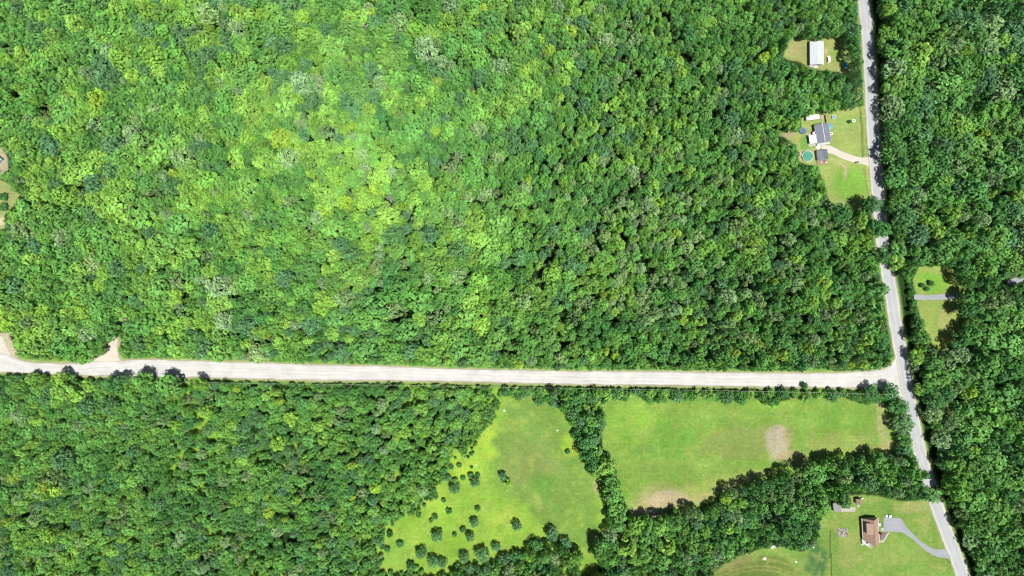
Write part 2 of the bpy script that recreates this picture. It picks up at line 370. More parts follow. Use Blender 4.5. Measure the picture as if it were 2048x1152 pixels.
    nx, ny = len(xs), len(ys)
    V = np.stack([GX, GY, np.zeros_like(GX)], -1).reshape(-1, 3)
    idx = np.arange(nx*ny).reshape(ny, nx)
    F = np.stack([idx[:-1, :-1], idx[:-1, 1:], idx[1:, 1:], idx[1:, :-1]], -1).reshape(-1, 4)
    me = np_mesh('ground', V, F, ground_material())
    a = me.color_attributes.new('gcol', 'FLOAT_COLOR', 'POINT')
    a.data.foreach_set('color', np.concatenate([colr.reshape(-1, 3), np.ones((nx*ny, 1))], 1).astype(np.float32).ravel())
    o = bpy.data.objects.new('ground', me); col.objects.link(o); tag(o, kind='structure')
def np_mesh(name, V, F, mat):
    me = bpy.data.meshes.new(name); V = np.asarray(V, np.float32); F = np.asarray(F, np.int32)
    me.vertices.add(len(V)); me.vertices.foreach_set('co', V.ravel())
    k = F.shape[1]; me.loops.add(F.size); me.loops.foreach_set('vertex_index', F.ravel())
    me.polygons.add(len(F)); me.polygons.foreach_set('loop_start', np.arange(0, F.size, k, dtype=np.int32))
    me.update(calc_edges=True); me.materials.append(mat); return me
build_ground()

# ------------------------------------------------------------------ roads
def resample(pl, step):
    seg = np.hypot(*np.diff(pl, axis=0).T); t = np.concatenate([[0], np.cumsum(seg)]); n = max(2, int(t[-1]/step))
    u = np.linspace(0, t[-1], n); p = np.stack([np.interp(u, t, pl[:, 0]), np.interp(u, t, pl[:, 1])], 1)
    k = 5
    q = np.pad(p, ((k, k), (0, 0)), 'edge'); w = np.ones(2*k+1)/(2*k+1)
    s = np.stack([np.convolve(q[:, i], w, 'valid') for i in (0, 1)], 1); s[0] = p[0]; s[-1] = p[-1]
    return s
def strip(name, A, B, z, mat, cols=10, rag=1.2, seed=1, edgew=2.0, parent=None, kind='structure'):
    """surface between two edge lines A and B (map units, same length)"""
    n = len(A); r = np.random.default_rng(seed)
    def jit():
        j = r.random(n); k = np.convolve(np.pad(j, 3, 'edge'), np.ones(7)/7, 'valid')
        return (k-.5)*2*rag*2.2+(j-.5)*rag*.5
    d = B-A; wdt = np.hypot(*d.T); u = d/np.maximum(wdt, 1e-6)[:, None]
    A2 = A+u*jit()[:, None]; B2 = B-u*jit()[:, None]
    ts = np.linspace(0, 1, cols)
    G = A2[:, None]*(1-ts)[None, :, None]+B2[:, None]*ts[None, :, None]
    V = np.zeros((n, cols, 3)); V[..., 0] = (G[..., 0]-1024)*S; V[..., 1] = (576-G[..., 1])*S; V[..., 2] = z
    idx = np.arange(n*cols).reshape(n, cols)
    F = np.stack([idx[:-1, :-1], idx[1:, :-1], idx[1:, 1:], idx[:-1, 1:]], -1).reshape(-1, 4)
    me = np_mesh(name, V.reshape(-1, 3), F, mat)
    mid = (A+B)/2; al = np.concatenate([[0], np.cumsum(np.hypot(*np.diff(mid, axis=0).T))])*S
    U = np.stack([np.repeat(al[:, None], cols, 1), ts[None, :]*wdt[:, None]*S], -1).reshape(-1, 2)
    uvl = me.uv_layers.new(name='UVMap'); uvl.data.foreach_set('uv', U[F.ravel()].astype(np.float32).ravel())
    e = np.minimum(ts[None, :], 1-ts[None, :])*wdt[:, None]/edgew
    at = me.attributes.new('edge', 'FLOAT', 'POINT'); at.data.foreach_set('value', np.clip(e, 0, 1).astype(np.float32).ravel())
    me.update()
    if me.polygons[0].normal.z < 0: me.flip_normals()
    o = bpy.data.objects.new(name, me); col.objects.link(o)
    if kind: tag(o, kind=kind)
    return o
M_GRAVEL = road_material('pale_gravel', alb(238, 237, 233, 2.6), 2.7, .17, alb(218, 211, 194))
M_ASPH = road_material('weathered_asphalt', alb(206, 209, 212, 2.55), 3.05, .1, alb(214, 214, 212, 2.6))
M_SHOULD = road_material('gravel_shoulder', alb(236, 232, 218, 2.7), 0, .12, alb(196, 200, 160))
M_DRIVE = road_material('driveway_gravel', alb(246, 236, 220, 2.7), 0, .12, alb(206, 204, 160))
M_DRIVEA = road_material('driveway_asphalt', alb(196, 202, 208), 3.2, .09, alb(176, 184, 160))
gN = resample(GRAVEL_N, 3); gS = resample(GRAVEL_S, 3); nn = 620
def requant(pl, n):
    i = np.linspace(0, len(pl)-1, n); return np.stack([np.interp(i, np.arange(len(pl)), pl[:, k]) for k in (0, 1)], 1)
strip('gravel_road', requant(gN, nn), requant(gS, nn), .06, M_GRAVEL, 14, .7, 3, 5)
rc = resample(ROAD, 2.5); tn = np.gradient(rc, axis=0); tn /= np.hypot(*tn.T)[:, None]; nr = np.stack([-tn[:, 1], tn[:, 0]], 1)
strip('road_shoulder', rc-nr*13.2, rc+nr*13.2, .10, M_SHOULD, 12, .8, 4, 3)
strip('asphalt_road', rc-nr*9.6, rc+nr*9.6, .15, M_ASPH, 14, .15, 5, 1.5)
def two_edge(name, a, b, z, m, n=60, rag=.5, seed=6, edgew=2, cols=10):
    strip(name, requant(resample(poly(a), 1.5), n), requant(resample(poly(b), 1.5), n), z, m, cols, rag, seed, edgew)
two_edge('gravel_spur_track', "170,727 196,716 212,695 223,678 229,666 233,658", "246,724 236,708 237,694 238,680 239,668 240,658", .03, M_DRIVE, 50, 1.2, 7, 8)
two_edge('gravel_turnout', "-130,668 -90,668 -60,668 -30,668 2,670", "-130,712 -90,712 -40,712 0,712 24,716", .03, M_DRIVE, 50, 2, 8, 10)
two_edge('house_driveway', "1643,288 1662,291 1682,301 1706,311 1722,315 1738,314", "1643,304 1664,308 1684,318 1704,325 1724,328 1741,336", .08, M_DRIVE, 60, .6, 9, 2.5)
two_edge('clearing_driveway', "1828,589 1850,590 1880,589 1918,585", "1828,600 1850,600 1880,600 1918,597", .04, M_DRIVEA, 50, .4, 10, 2)
two_edge('side_track', "2014,563 2030,555 2050,550 2110,545", "2022,573 2040,571 2060,567 2110,562", .04, M_DRIVEA, 40, .6, 11, 2)
two_edge('curved_driveway', "1767,1035 1785,1035.5 1802,1035 1810,1051 1825,1067 1846,1086 1862,1096 1874,1099 1894,1097",
         "1767,1064 1785,1064 1803,1064 1812,1070 1824,1077 1840,1092 1860,1108 1874,1114 1899,1118", .08, M_DRIVEA, 90, .1, 12, 1)

# ------------------------------------------------------------------ tree crowns
def crown_mesh(name, seed, n_lobes, leaves, leaf, shape='round', sparse=1.0, rough=.28):
    """unit crown (radius 1, z about -1..1) of many small leaf sprays gathered in clumps"""
    r = np.random.default_rng(seed)
    ph = r.random(6)*6.28; am = r.random(6)*np.array([.16, .12, .10, .08, .06, .05])
    def radial(th): return 1+sum(am[k]*np.cos((k+1)*th+ph[k]) for k in range(6))-.05
    lob = []; tries = 0
    while len(lob) < n_lobes and tries < 4000:
        tries += 1
        d = r.normal(size=3); d /= np.linalg.norm(d)
        if d[2] < -.6: continue
        core = len(lob) < n_lobes*.14
        rad = .42*r.random() if core else .60+.30*r.random()
        c = d*rad
        if shape == 'cone': c = np.array([d[0]*(1-(d[2]+1)/2)*.75, d[1]*(1-(d[2]+1)/2)*.75, d[2]*.85])
        th = math.atan2(c[1], c[0]); k = radial(th)*(1-(.34 if seed % 2 else .18)*max(0, c[2]) if shape != 'cone' else 1); c[:2] *= k
        lr = (.20+.15*r.random())*(1.15 if shape == 'round' else .8)
        if shape == 'fine': lr *= .8
        if not core and any((c[0]-q[0])**2+(c[1]-q[1])**2+(c[2]-q[2])**2 < (.80*(lr+q[3]))**2 for q in lob): continue
        lob.append((*c, lr, .74+.48*r.random()))
    lob = np.array(lob)
    n = int(leaves*1.6)
    w = lob[:, 3]**2; pick = r.choice(len(lob), n, p=w/w.sum())
    d = r.normal(size=(n, 3)); d[:, 2] += .25; d /= np.linalg.norm(d, axis=1)[:, None]
    pos = lob[pick, :3]+d*(lob[pick, 3]*(.82+.3*r.random(n)))[:, None]
    # drop sprays buried inside other clumps
    dd = np.linalg.norm(pos[:, None]-lob[None, :, :3], axis=2)/lob[None, :, 3]
    dd[np.arange(n), pick] = 9; keep = (dd.min(1) > .72)
    keep &= r.random(n) < sparse
    ids = np.where(keep)[0][:leaves]; pos = pos[ids]; d = d[ids]; pick = pick[ids]; n = len(ids)
    out = pos/np.maximum(np.linalg.norm(pos, axis=1), .2)[:, None]
    nrm = d*.95+out*.5+np.array([0, 0, .12])+r.normal(size=(n, 3))*rough*1.1; nrm /= np.linalg.norm(nrm, axis=1)[:, None]
    t = np.cross(nrm, r.normal(size=(n, 3))); t /= np.linalg.norm(t, axis=1)[:, None]; b = np.cross(nrm, t)
    s = leaf*(.6+.8*r.random(n)); a = s*(.8+.5*r.random(n))
    q = []
    for (u, v) in ((-1, -.6), (.1, -1), (1, .5), (-.2, 1)):
        q.append(pos+t*(u*s*(.75+.5*r.random(n)))[:, None]+b*(v*a*(.75+.5*r.random(n)))[:, None])
    V = np.stack(q, 1).reshape(-1, 3); F = np.arange(4*n).reshape(n, 4)
    lv = lob[pick, 4]*(.7+.6*r.random(n))
    me = np_mesh(name, V, F, LEAF)
    at = me.color_attributes.new('lv', 'FLOAT_COLOR', 'POINT')
    c = np.repeat(lv, 4); warm = np.repeat(.94+.14*r.random(n), 4)
    at.data.foreach_set('color', np.stack([c*warm, c, c*(1.9-warm), np.ones_like(c)], 1).astype(np.float32).ravel())
    return me
ROUND = [crown_mesh('broadleaf_crown', 100+i, 40+4*(i % 4), 1000, .082) for i in range(7)]
FINE = [crown_mesh('fine_crown', 200+i, 70, 1000, .066, 'fine', rough=.45) for i in range(4)]
SPARSE = [crown_mesh('sparse_crown', 300+i, 30, 520, .065, 'fine', .6, rough=.5) for i in range(3)]
CONE = [crown_mesh('conifer_crown', 400+i, 40, 620, .07, 'cone', rough=.35) for i in range(3)]
def trunk_mesh(name, seed, dead=False):
    r = random.Random(seed); m = MB()
    if not dead:
        m.tube((0, 0, 0), (.03, .02, .45), .055, .04); m.tube((.03, .02, .45), (-.02, 0, .85), .04, .015)
        for k in range(4):
            a = k*1.6+r.random(); z = .38+.1*k
            m.tube((.02, .01, z), (math.cos(a)*.28, math.sin(a)*.28, z+.18), .022, .008, 5)
    else:
        m.tube((0, 0, 0), (0, 0, .95), .05, .015)
        for k in range(13):
            a = r.random()*6.28; z = .35+.6*r.random(); L = .5+.5*r.random()
            e = (math.cos(a)*L, math.sin(a)*L, z+.12+.2*r.random()); m.tube((0, 0, z), e, .028, .012, 4)
            for q in range(4):
                f = .4+.6*r.random(); p = tuple((0, 0, z)[i]*(1-f)+e[i]*f for i in range(3)); a2 = a+r.uniform(-1.2, 1.2)
                m.tube(p, (p[0]+math.cos(a2)*.3, p[1]+math.sin(a2)*.3, p[2]+.12), .014, .006, 3)
    return m.mesh(name, DEADWOOD if dead else BARK)
TRUNK = trunk_mesh('trunk', 1); DEAD = [trunk_mesh('bare_trunk', 10+i, True) for i in range(2)]

# leaf albedo by kind, from the sunlit colour of the crown
KL = 1.78
CL = {'L': (156, 209, 96), 'Y': (168, 212, 84), 'P': (158, 200, 138), 'G': (140, 178, 120), 'B': (112, 168, 112), 'M': (118, 181, 92), 'K': (88, 150, 82),
      'V': (140, 198, 94)}
def tint(k, j=.0, rnd=random):
    if isinstance(k, float):
        a, b, t = (CL['K'], CL['M'], k*2) if k < .5 else (CL['M'], CL['L'], k*2-1)
        base = np.array(lin(a))*(1-t)+np.array(lin(b))*t
    else: base = np.array(lin(CL[k]))
    c = base/KL*(1+rnd.uniform(-1, 1)*j); c[0] *= 1+rnd.uniform(-1, 1)*j*.35; c[2] *= 1+rnd.uniform(-1, 1)*j
    return [float(min(.7, v)) for v in c]
MESHES = {'H': ROUND, 'L': ROUND, 'Y': ROUND, 'P': FINE, 'G': SPARSE, 'B': FINE, 'M': ROUND, 'K': ROUND, 'V': ROUND}

# ------------------------------------------------------------------ individual trees: kind, x, y, r
TREES = {
'L': "45,107,14 147,45,16 92,32,14 269,152,16 410,230,16 440,145,13 475,22,16 12,120,12 318,142,16 78,248,14 492,275,14 110,260,12 200,82,13 697,33,14 522,28,12 600,100,7 630,140,7 532,163,15 842,205,13 872,163,10 737,218,14 594,195,9 537,220,9 1191,98,8 1130,162,13 1359,125,10 1364,145,10 1434,180,8 1249,192,12 1209,215,9 1259,245,11 1189,252,11 1306,260,12 1074,28,12 1781,20,12 2008,80,12 2021,118,12 1933,102,10 197,316,18 105,325,13 72,333,13 55,350,7 472,315,18 215,385,12 247,438,18 442,435,10 417,540,13 155,538,15 200,568,12 467,388,12 350,520,14 297,553,13 205,423,13 410,395,12 235,473,10 775,320,14 832,450,8 880,503,12 535,528,13 667,510,14 842,510,10 537,553,14 711,433,11 852,365,16 520,325,14 1309,368,11 1239,458,8 1241,490,10 1259,318,12 1496,358,9 1379,343,13 1911,428,12 1941,473,9 2036,393,13 1798,528,14 1648,565,14 1981,388,8 1606,453,8 1593,518,9 412,653,10 295,676,8 317,658,12 162,623,14 490,686,10 87,618,12 350,603,12 117,758,13 122,783,17 155,793,12 395,768,11 410,826,12 347,848,10 72,841,12 639,591,10 659,603,12 667,666,14 572,646,12 619,681,10 697,676,10 762,683,9 837,636,13 547,786,8 580,836,13 637,853,12 842,816,10 975,628,8 1226,588,12 1229,621,8 1474,631,11 1406,641,9 1374,621,10 1628,603,12 1673,606,10 1736,681,12 1836,716,13 1843,698,8 1931,791,10 1843,781,12 40,906,9 62,889,8 245,1079,7 95,1072,14 385,1111,10 47,1004,8 607,919,7 555,891,13 684,896,7 707,904,6 667,1064,9 640,1086,10 592,1001,9 1190,946,10 1259,1096,18 1459,1059,10 1948,901,12 1903,959,11 1968,984,8 1214,936,16",
'Y': "689,403,14 704,250,9 345,345,8 1321,405,10 1351,465,10 1324,515,5 532,673,7 559,803,8 1038,729,9 1364,641,10 1211,701,8 1229,711,8 1471,706,9 1519,688,8 1566,713,10 1701,728,8 569,1039,5 704,931,8 15,1044,8 744,22,8 1300,65,7",
'P': "275,238,14 445,12,12 400,275,12 737,12,10 882,120,12 902,130,10 607,183,9 632,173,9 642,190,8 707,272,10 957,258,16 1199,20,15 1908,60,10 1986,242,12 1558,180,12 577,403,12 632,433,16 720,306,14 727,338,14 935,393,12 735,453,10 757,493,10 757,513,12 817,420,7 912,553,20 995,313,14 1264,428,13 1294,405,15 1359,310,9 1052,375,15 1474,463,13 1519,428,14 1289,438,10 1931,433,11 1966,438,16 1581,478,13 155,851,10 874,581,8 754,826,7 762,811,12 1119,716,11 1156,606,8 1281,598,13 1631,681,12 1946,751,14 1906,846,14 65,1039,12 447,964,12 312,1086,7 402,1139,12 1474,1034,14 1399,1031,10 1813,964,12 1801,924,10 1691,956,14 1623,1086,8 495,430,11 430,383,12",
'G': "445,48,12 712,205,8 606,232,9 797,232,10 1253,50,16 1078,112,7 1111,140,11 1878,127,18 417,428,9 412,513,12 508,500,9 622,468,8 702,388,11 730,359,9 812,350,6 992,385,9 917,445,15 805,528,12 890,333,10 1274,363,14 1346,434,10 1104,488,10 1121,533,8 1479,543,12 1176,365,8 50,646,16 420,791,9 375,801,10 886,712,6 684,823,12 1174,603,17 1071,661,10 1149,643,11 1244,713,7 105,956,18 240,1011,8 480,1076,10 637,994,12 1831,736,12 1529,1049,10 1563,1039,12",
'B': "410,105,16 402,150,14 652,58,16 960,150,18 822,135,8 810,175,10 605,268,12 729,98,10 1164,45,18 1104,80,13 1160,92,12 1154,165,13 1216,118,11 1169,212,17 1471,130,18 1464,238,18 1049,262,13 1219,238,11 1813,10,14 297,465,14 232,535,20 110,370,16 910,380,9 810,430,8 860,468,20 1007,525,15 787,320,8 1096,383,11 1494,380,16 1316,498,12 1466,308,13 1164,533,13 1818,435,22 1828,378,12 270,603,16 405,603,14 170,813,16 215,813,18 242,760,10 854,681,12 987,711,14 577,663,12 1276,648,16 1384,716,9 1606,711,13 1896,791,16 117,921,20 265,904,13 480,901,16 1743,966,20 265,212,9",
'K': "524,636,16 1702,25,13 1708,84,13 1563,140,18 1691,195,13 1590,225,16 1686,428,18 1926,524,14 1922,682,14 1934,621,14 1763,688,14 1748,408,17 1768,460,16 1764,514,17 1752,450,12 200,1036,9 1174,886,15 1171,911,13 1184,931,12 2026,919,16 1688,1003,14 220,768,14",
'M': "97,135,18 1668,48,16 1643,180,16 1079,212,18 300,365,18 1813,388,12 377,681,16 282,762,17 332,770,20 782,790,12 1846,676,14 532,944,18 812,956,11 1226,989,18 1231,1014,17 1241,1031,15 1239,1051,12 1299,1071,16 1351,1051,14 1756,924,16 1868,991,15 1631,949,20 1848,951,9 1731,934,12",
}
DEADT = "222,180,6 415,122,7 729,54,6 855,115,7 697,120,6 782,403,12 944,178,5 1285,350,8"
# hedgerow and meadow: bushes and small trees
HEDGE = {'K': "1568,785,11 1706,790,8 1743,788,15 1783,785,15 1801,814,17 1012,784,8 1078,802,10 1150,800,12 1180,795,12 1154,872,11 1230,790,10 1480,795,12 1610,772,6",
 'B': "1808,848,22 1666,793,13 1110,806,13 1145,830,13 1200,850,13 1160,846,12 1355,795,13 1455,796,14 1190,880,12 1050,790,8",
 'V': "1613,795,11 1090,786,9 1260,790,9 1300,788,10 1395,789,9 1420,792,11 1330,786,8 1500,788,9 1540,786,8 1640,788,8 1725,795,7 1170,820,12 1195,815,12 1215,790,11 1240,788,8 1195,905,12 1590,786,8 1685,782,6 1030,780,6"}
MEADOW_TREES = {'B': "950,966,12 909,978,14 1006,953,10 1104,1070,16 1131,1090,13 1010,1122,14 975,1142,11 940,1140,10 1034,1053,12 873,1073,14 842,1107,12 866,1124,12 884,1127,10 965,1114,15 991,1094,9 758,1084,12 948,1046,11 940,1074,11 928,1116,11 894,956,8",  # dull tree northwest of the lone lime one stands in for its cast shadow
 'K': "1074,1094,14 1035,1114,13 1060,1134,12 1085,1142,12 821,1133,8 780,1070,7 1222,1144,13", 'L': "1016,967,9", 'P': "1109,1122,14"}
MEADOW_BUSHES = "887,1001,4.5 837,1013,3 823,1020,4.5 837,1031,5 869,1034,5.5 862,1042,4 898,1024,6 955,1018,5.5 926,1060,6 909,1070,4.5 747,1076,6 799,1089,7 914,1137,8 870,994,6 1136,904,5 941,951,6 956,951,5 927,957,5 918,931,5 943,935,3 931,906,3.6 942,908,4 890,941,6 902,935,5 911,916,2.6 775,1100,6 835,897,5 822,875,5 870,900,5 851,884,5 815,905,5 864,870,5 880,890,5 858,926,6 895,925,4 780,1145,5 765,1096,5 1857,578,5 1866,567,6 1848,571,5 1700,243,3.5 3,392,8 3,413,8 22,352,9"
DESC = {'L': 'lime-green broadleaf tree', 'Y': 'bright yellow-green tree', 'P': 'pale silvery-green tree', 'G': 'greyish brown-tinged sparse tree',
        'B': 'dull bluish-green tree', 'K': 'dark green broadleaf tree', 'M': 'fresh green broadleaf tree', 'V': 'light green bushy tree'}
GRP = {'L': 'lime-green trees', 'Y': 'yellow-green trees', 'P': 'pale silvery trees', 'G': 'greyish sparse trees', 'B': 'bluish-green trees', 'K': 'dark green trees',
       'M': 'fresh green trees', 'V': 'light green hedgerow trees'}
LAND = [(0, 0, "photo's top left corner"), (0, 1152, "photo's bottom left corner"), (236, 715, 'gravel spur track'), (0, 390, 'lawn on the left edge'),
        (1024, 0, "middle of the photo's top edge"), (1024, 576, "photo's centre"), (1805, 760, 'road junction'), (1615, 312, 'swimming pool'), (1635, 105, 'white-roofed home'),
        (1743, 1060, 'brown-roofed house'), (2048, 0, "photo's top right corner"), (2048, 1152, "photo's bottom right corner"), (1880, 620, 'clearing with a driveway'),
        (1558, 880, 'bare patch in the field'), (1016, 967, 'lone lime meadow tree'), (512, 1152, "photo's bottom edge at a quarter across"), (512, 0, "photo's top edge at a quarter across"),
        (1325, 1000, 'sandy hollow in the field'), (512, 740, 'gravel road at a quarter across'), (1024, 753, 'gravel road at the middle')]
NUM = 'zero one two three four five six seven eight nine ten eleven twelve thirteen fourteen fifteen sixteen seventeen eighteen nineteen twenty'.split()
CMP = ['east', 'east-northeast', 'northeast', 'north-northeast', 'north', 'north-northwest', 'northwest', 'west-northwest', 'west', 'west-southwest', 'southwest',
       'south-southwest', 'south', 'south-southeast', 'southeast', 'east-southeast']
used = {}
def label_for(desc, x, y, r):
    """names the thing by its look and by bearing and distance (in widths of the gravel road) from something one can find"""
    size = 'small' if r < 8 else ('large' if r >= 15 else '')
    for use_size in (0, 1):
        for lx, ly, nm in sorted(LAND, key=lambda q: math.hypot(q[0]-x, q[1]-y))[:9]:
            d = math.hypot(lx-x, ly-y)/35.0
            if d < .35 or d > 20.4: continue
            a = CMP[int(round(math.degrees(math.atan2(ly-y, x-lx))/22.5)) % 16]
            hv = round(d*2)/2
            w = NUM[int(hv)] if hv == int(hv) else (NUM[int(hv)]+' and a half' if hv > 1 else 'half')
            w = {'zero and a half': 'half a', 'half': 'half a', 'one': 'one'}.get(w, w)
            unit = 'road-width' if hv <= 1 else 'road-widths'
            t = f"{(size+' ') if use_size and size else ''}{desc} {w} {unit} {a} of the {nm}"
            if t not in used and len(t.split()) <= 16:
                used[t] = 1; return t
    return desc+' in the forest'
placed = []     # x, y, r of crowns, map units
def place_crown(x, y, r, h, asp=.36):
    """(base x,y), crown half-height and crown centre z for a tree whose crown is seen centred at x,y"""
    rx = float(np.interp(y, ROAD[:, 1], ROAD[:, 0]))
    if x > rx and not (x < 1790 and 380 < y < 540): h = max(4.0, min(h, H*(x-rx-11)/(x-1024)*1.12))
    rz = min(h*.46, max(h*asp, r*S*.75)); zc = h-rz
    gx, gy = P(x, y, zc+rz*.35)
    return gx, gy, rz, zc
def tree(kind, x, y, r, h=None, bush=False):
    rm = r*S
    if h is None: h = min(20.0, 8.5+rm*1.9+random.uniform(-1, 1.6))
    if bush: h = rm*1.5+.6
    gx, gy, rz, zc = place_crown(x, y, r, h, .4)
    if bush or h < 9.5: zc = h*.52; rz = h*.5
    if not bush and h < 9.5: gx, gy = P(x, y, h*.6)
    if bush:
        lab = label_for("dark rounded bush", x, y, 9); cat = 'bush'; nm = 'bush'; g = 'small bushes dotted over the grass'
    else:
        lab = label_for(DESC[kind], x, y, r); cat = 'tree'; nm = 'broadleaf_tree'; g = GRP[kind]
    rt = empty(nm, (gx, gy, 0), random.random()*6.28, lab, cat, g)
    cr = bpy.data.objects.new('crown', random.choice(MESHES[kind])); col.objects.link(cr); cr.parent = rt
    cr.location = (0, 0, zc); cr.scale = (rm*1.08, rm*1.08, rz*1.05); cr['tint'] = tint(kind, .12)
    tk = bpy.data.objects.new('trunk', TRUNK); col.objects.link(tk); tk.parent = rt
    tk.scale = (rm*.9, rm*.9, h*.85); placed.append((x, y, r))
def plist(s): return [tuple(float(v) for v in q.split(',')) for q in s.split()]
demoted = []
for d in (TREES, HEDGE, MEADOW_TREES):
    for k, s in d.items():
        for x, y, r in plist(s):
            hh = None
            if d is HEDGE: hh = 2.6+r*S*1.5
            if d is MEADOW_TREES: hh = 2.6+r*S*1.45
            if d is TREES and r < 12 and k not in 'KY':
                demoted.append((k, x, y, r)); placed.append((x, y, r)); continue
            tree(k, x, y, r*(.84 if d is MEADOW_TREES and y < 1085 else 1), hh)
for x, y, r in plist(MEADOW_BUSHES): tree('K', x, y, r, bush=True)
for i, (x, y, r) in enumerate(plist(DEADT)):
    h = 13+r*.3; gx, gy = P(x, y, h*.8)
    rt = empty('dead_tree', (gx, gy, 0), random.random()*6, label_for("bare whitish dead tree", x, y, 9), 'dead tree', 'bare dead trees')
    tk = bpy.data.objects.new('trunk', DEAD[i % 2]); col.objects.link(tk); tk.parent = rt; tk.scale = (r*S*1.3, r*S*1.3, h)
    placed.append((x, y, r*.6))

# ------------------------------------------------------------------ the rest of the forest: one mass
hr_ = random.Random(12)
HOLES = [(6, 86, 9), (28, 186, 10), (82, 212, 10), (165, 243, 7), (150, 376, 9), (75, 512, 8), (368, 588, 9), (205, 425, 5), (275, 518, 6), (128, 66, 6), (838, 184, 5), (824, 626, 8), (545, 612, 5),
         (1330, 28, 7), (1370, 112, 7), (1187, 484, 7), (1070, 546, 6), (1245, 476, 6), (1131, 690, 8), (1380, 700, 6), (1610, 640, 6), (580, 1030, 8), (570, 1075, 9), (290, 980, 8), (800, 945, 7), (475, 942, 6), (1701, 141, 11), (1694, 150, 7)]
for _ in range(170):
    hx_, hy_ = hr_.uniform(0, 2048), hr_.uniform(0, 1152)
    if math.hypot(hx_-725, hy_-300) > 260: HOLES.append((hx_, hy_, hr_.uniform(2.5, 6.5)*(1.2 if hx_ > 1000 else .9)))
def forest_mask(X, Y):
    m = np.ones(np.shape(X), bool)
    for pl in OPEN: m &= ~inside(pl, X, Y)
    for hx, hy, hr in HOLES: m &= np.hypot((X-hx)*.8, Y-hy) > hr
    corr = np.concatenate([GRAVEL_N-[0, 6], (GRAVEL_S+[0, 3])[::-1]])
    m &= ~inside(corr, X, Y)
    m &= dist_poly(ROAD, X, Y, False) > 11
    # the canopy edge along the roads as it is seen
    edge = np.interp(X, [-140, 0, 60, 110, 150, 200, 260, 300, 350, 400, 450, 520, 640, 900, 1000, 1820], [738, 740, 745, 750, 755, 763, 765, 752, 754, 760, 765, 776, 777, 776, 779, 779])
    band = (Y > 700) & (Y < edge) & (X < 1815) & (Y > np.interp(X, GRAVEL_N[:, 0], GRAVEL_N[:, 1])); m &= ~band
    ex = np.interp(Y, [-200, 0, 100, 200, 300, 380, 400, 540, 560, 640, 740, 800, 860, 930, 1000, 1060, 1160, 1400], [1755, 1758, 1764, 1769, 1776, 1781, 1781, 1794, 1810, 1826, 1847, 1853, 1864, 1881, 1901, 1927, 1963, 2051])
    rx = np.interp(Y, ROAD[:, 1], ROAD[:, 0]); m &= ~((X > rx) & (X < ex))
    wx = np.interp(Y, [-200, 0, 60, 200, 215, 420, 545, 600, 700, 740], [1712, 1712, 1720, 1724, 1718, 1732, 1760, 1768, 1778, 1780])
    m &= ~((X < rx+1) & (X > wx) & (Y < 745))
    return m
def in_forest(x, y, r, k=.62):
    a = np.linspace(0, 6.283, 9)[:-1]; X = np.append(x, x+np.cos(a)*r*k); Y = np.append(y, y+np.sin(a)*r*k)
    return X, Y
belt = poly("1070,786 1240,786 1208,820 1208,900 1232,935 1240,975 1258,1020 1275,1040 1330,1030 1420,1008 1480,970 1560,950 1610,922 1680,918 1740,908 1830,915 1868,1000 1745,985 1700,985 1655,1005 1634,1040 1630,1095 1600,1106 1560,1092 1520,1098 1440,1132 1405,1200 1200,1200 1206,1130 1175,1100 1212,1062 1210,965 1175,945 1158,900 1145,865 1130,825 1088,800")
MAT_OK = None
def ok_many(x, y, r):
    X, Y = in_forest(x, y, r); m = forest_mask(X, Y)|inside(belt, X, Y)
    return m
# raster of the mask for speed
bx0, by0, bw, bh = -120, -110, 2290, 1380
gx_, gy_ = np.meshgrid(np.arange(bx0, bx0+bw, 2.0), np.arange(by0, by0+bh, 2.0))
MASK = forest_mask(gx_, gy_) | (inside(belt, gx_, gy_) & (dist_poly(ROAD, gx_, gy_, False) > 9))
MASK |= inside(poly("870,1160 905,1140 950,1128 1000,1118 1040,1104 1085,1085 1140,1088 1165,1112 1160,1152 1165,1300 840,1300"), gx_, gy_)
MASK &= ~inside(poly("1700,985 1745,985 1745,1020 1655,1026 1655,1004"), gx_, gy_)
def mk(x, y):
    i = int((y-by0)/2); j = int((x-bx0)/2)
    return 0 <= i < MASK.shape[0] and 0 <= j < MASK.shape[1] and MASK[i, j]
cell = 24; grid = {}
def gadd(t): grid.setdefault((int(t[0]//cell), int(t[1]//cell)), []).append(t)
for t in placed: gadd(t)
def clash(x, y, r, f):
    ci, cj = int(x//cell), int(y//cell)
    for i in (-1, 0, 1):
        for j in (-1, 0, 1):
            for (a, b, c) in grid.get((ci+i, cj+j), ()):
                if (a-x)**2+(b-y)**2 < (f*(r+c))**2: return True
    return False
rnd = random.Random(77)
ring = [(math.cos(a)*.62, math.sin(a)*.62) for a in np.linspace(0, 6.283, 9)[:-1]]
rows = []
def dart(nt, rmin, rmax, f, hfun, sel=None):
    for _ in range(nt):
        x = rnd.uniform(bx0, bx0+bw-2); y = rnd.uniform(by0, by0+bh-2)
        sw = (y > 755 and x < 1000)
        r = rnd.uniform(rmin, rmax)*(.66 if sw else 1)*(1.1 if x > 1780 else 1)*(.86 if 1000 < x < 1740 and y < 745 else 1)
        if not mk(x, y) or clash(x, y, r, f): continue
        if not all(mk(x+u*r, y+v*r) for u, v in ring): continue
        if sel and not sel(x, y, r): continue
        t = (x, y, r); gadd(t); rows.append((x, y, r, hfun(x, y, r, sw)))
def hbig(x, y, r, sw): return (6.0 if sw else 11.0)+r*S*1.4+(2.2 if sw else 4.2)*(vnoise(x, y, 30, 8)-.5)*2+rnd.uniform(-2, 2)*(.6 if sw else 1)
def hmid(x, y, r, sw): return (3.0 if sw else 6.0)+r*S*1.4+rnd.uniform(-1.2, 2.2)
def hlow(x, y, r, sw): return 1.5+r*S*1.2+rnd.uniform(0, 1.0)
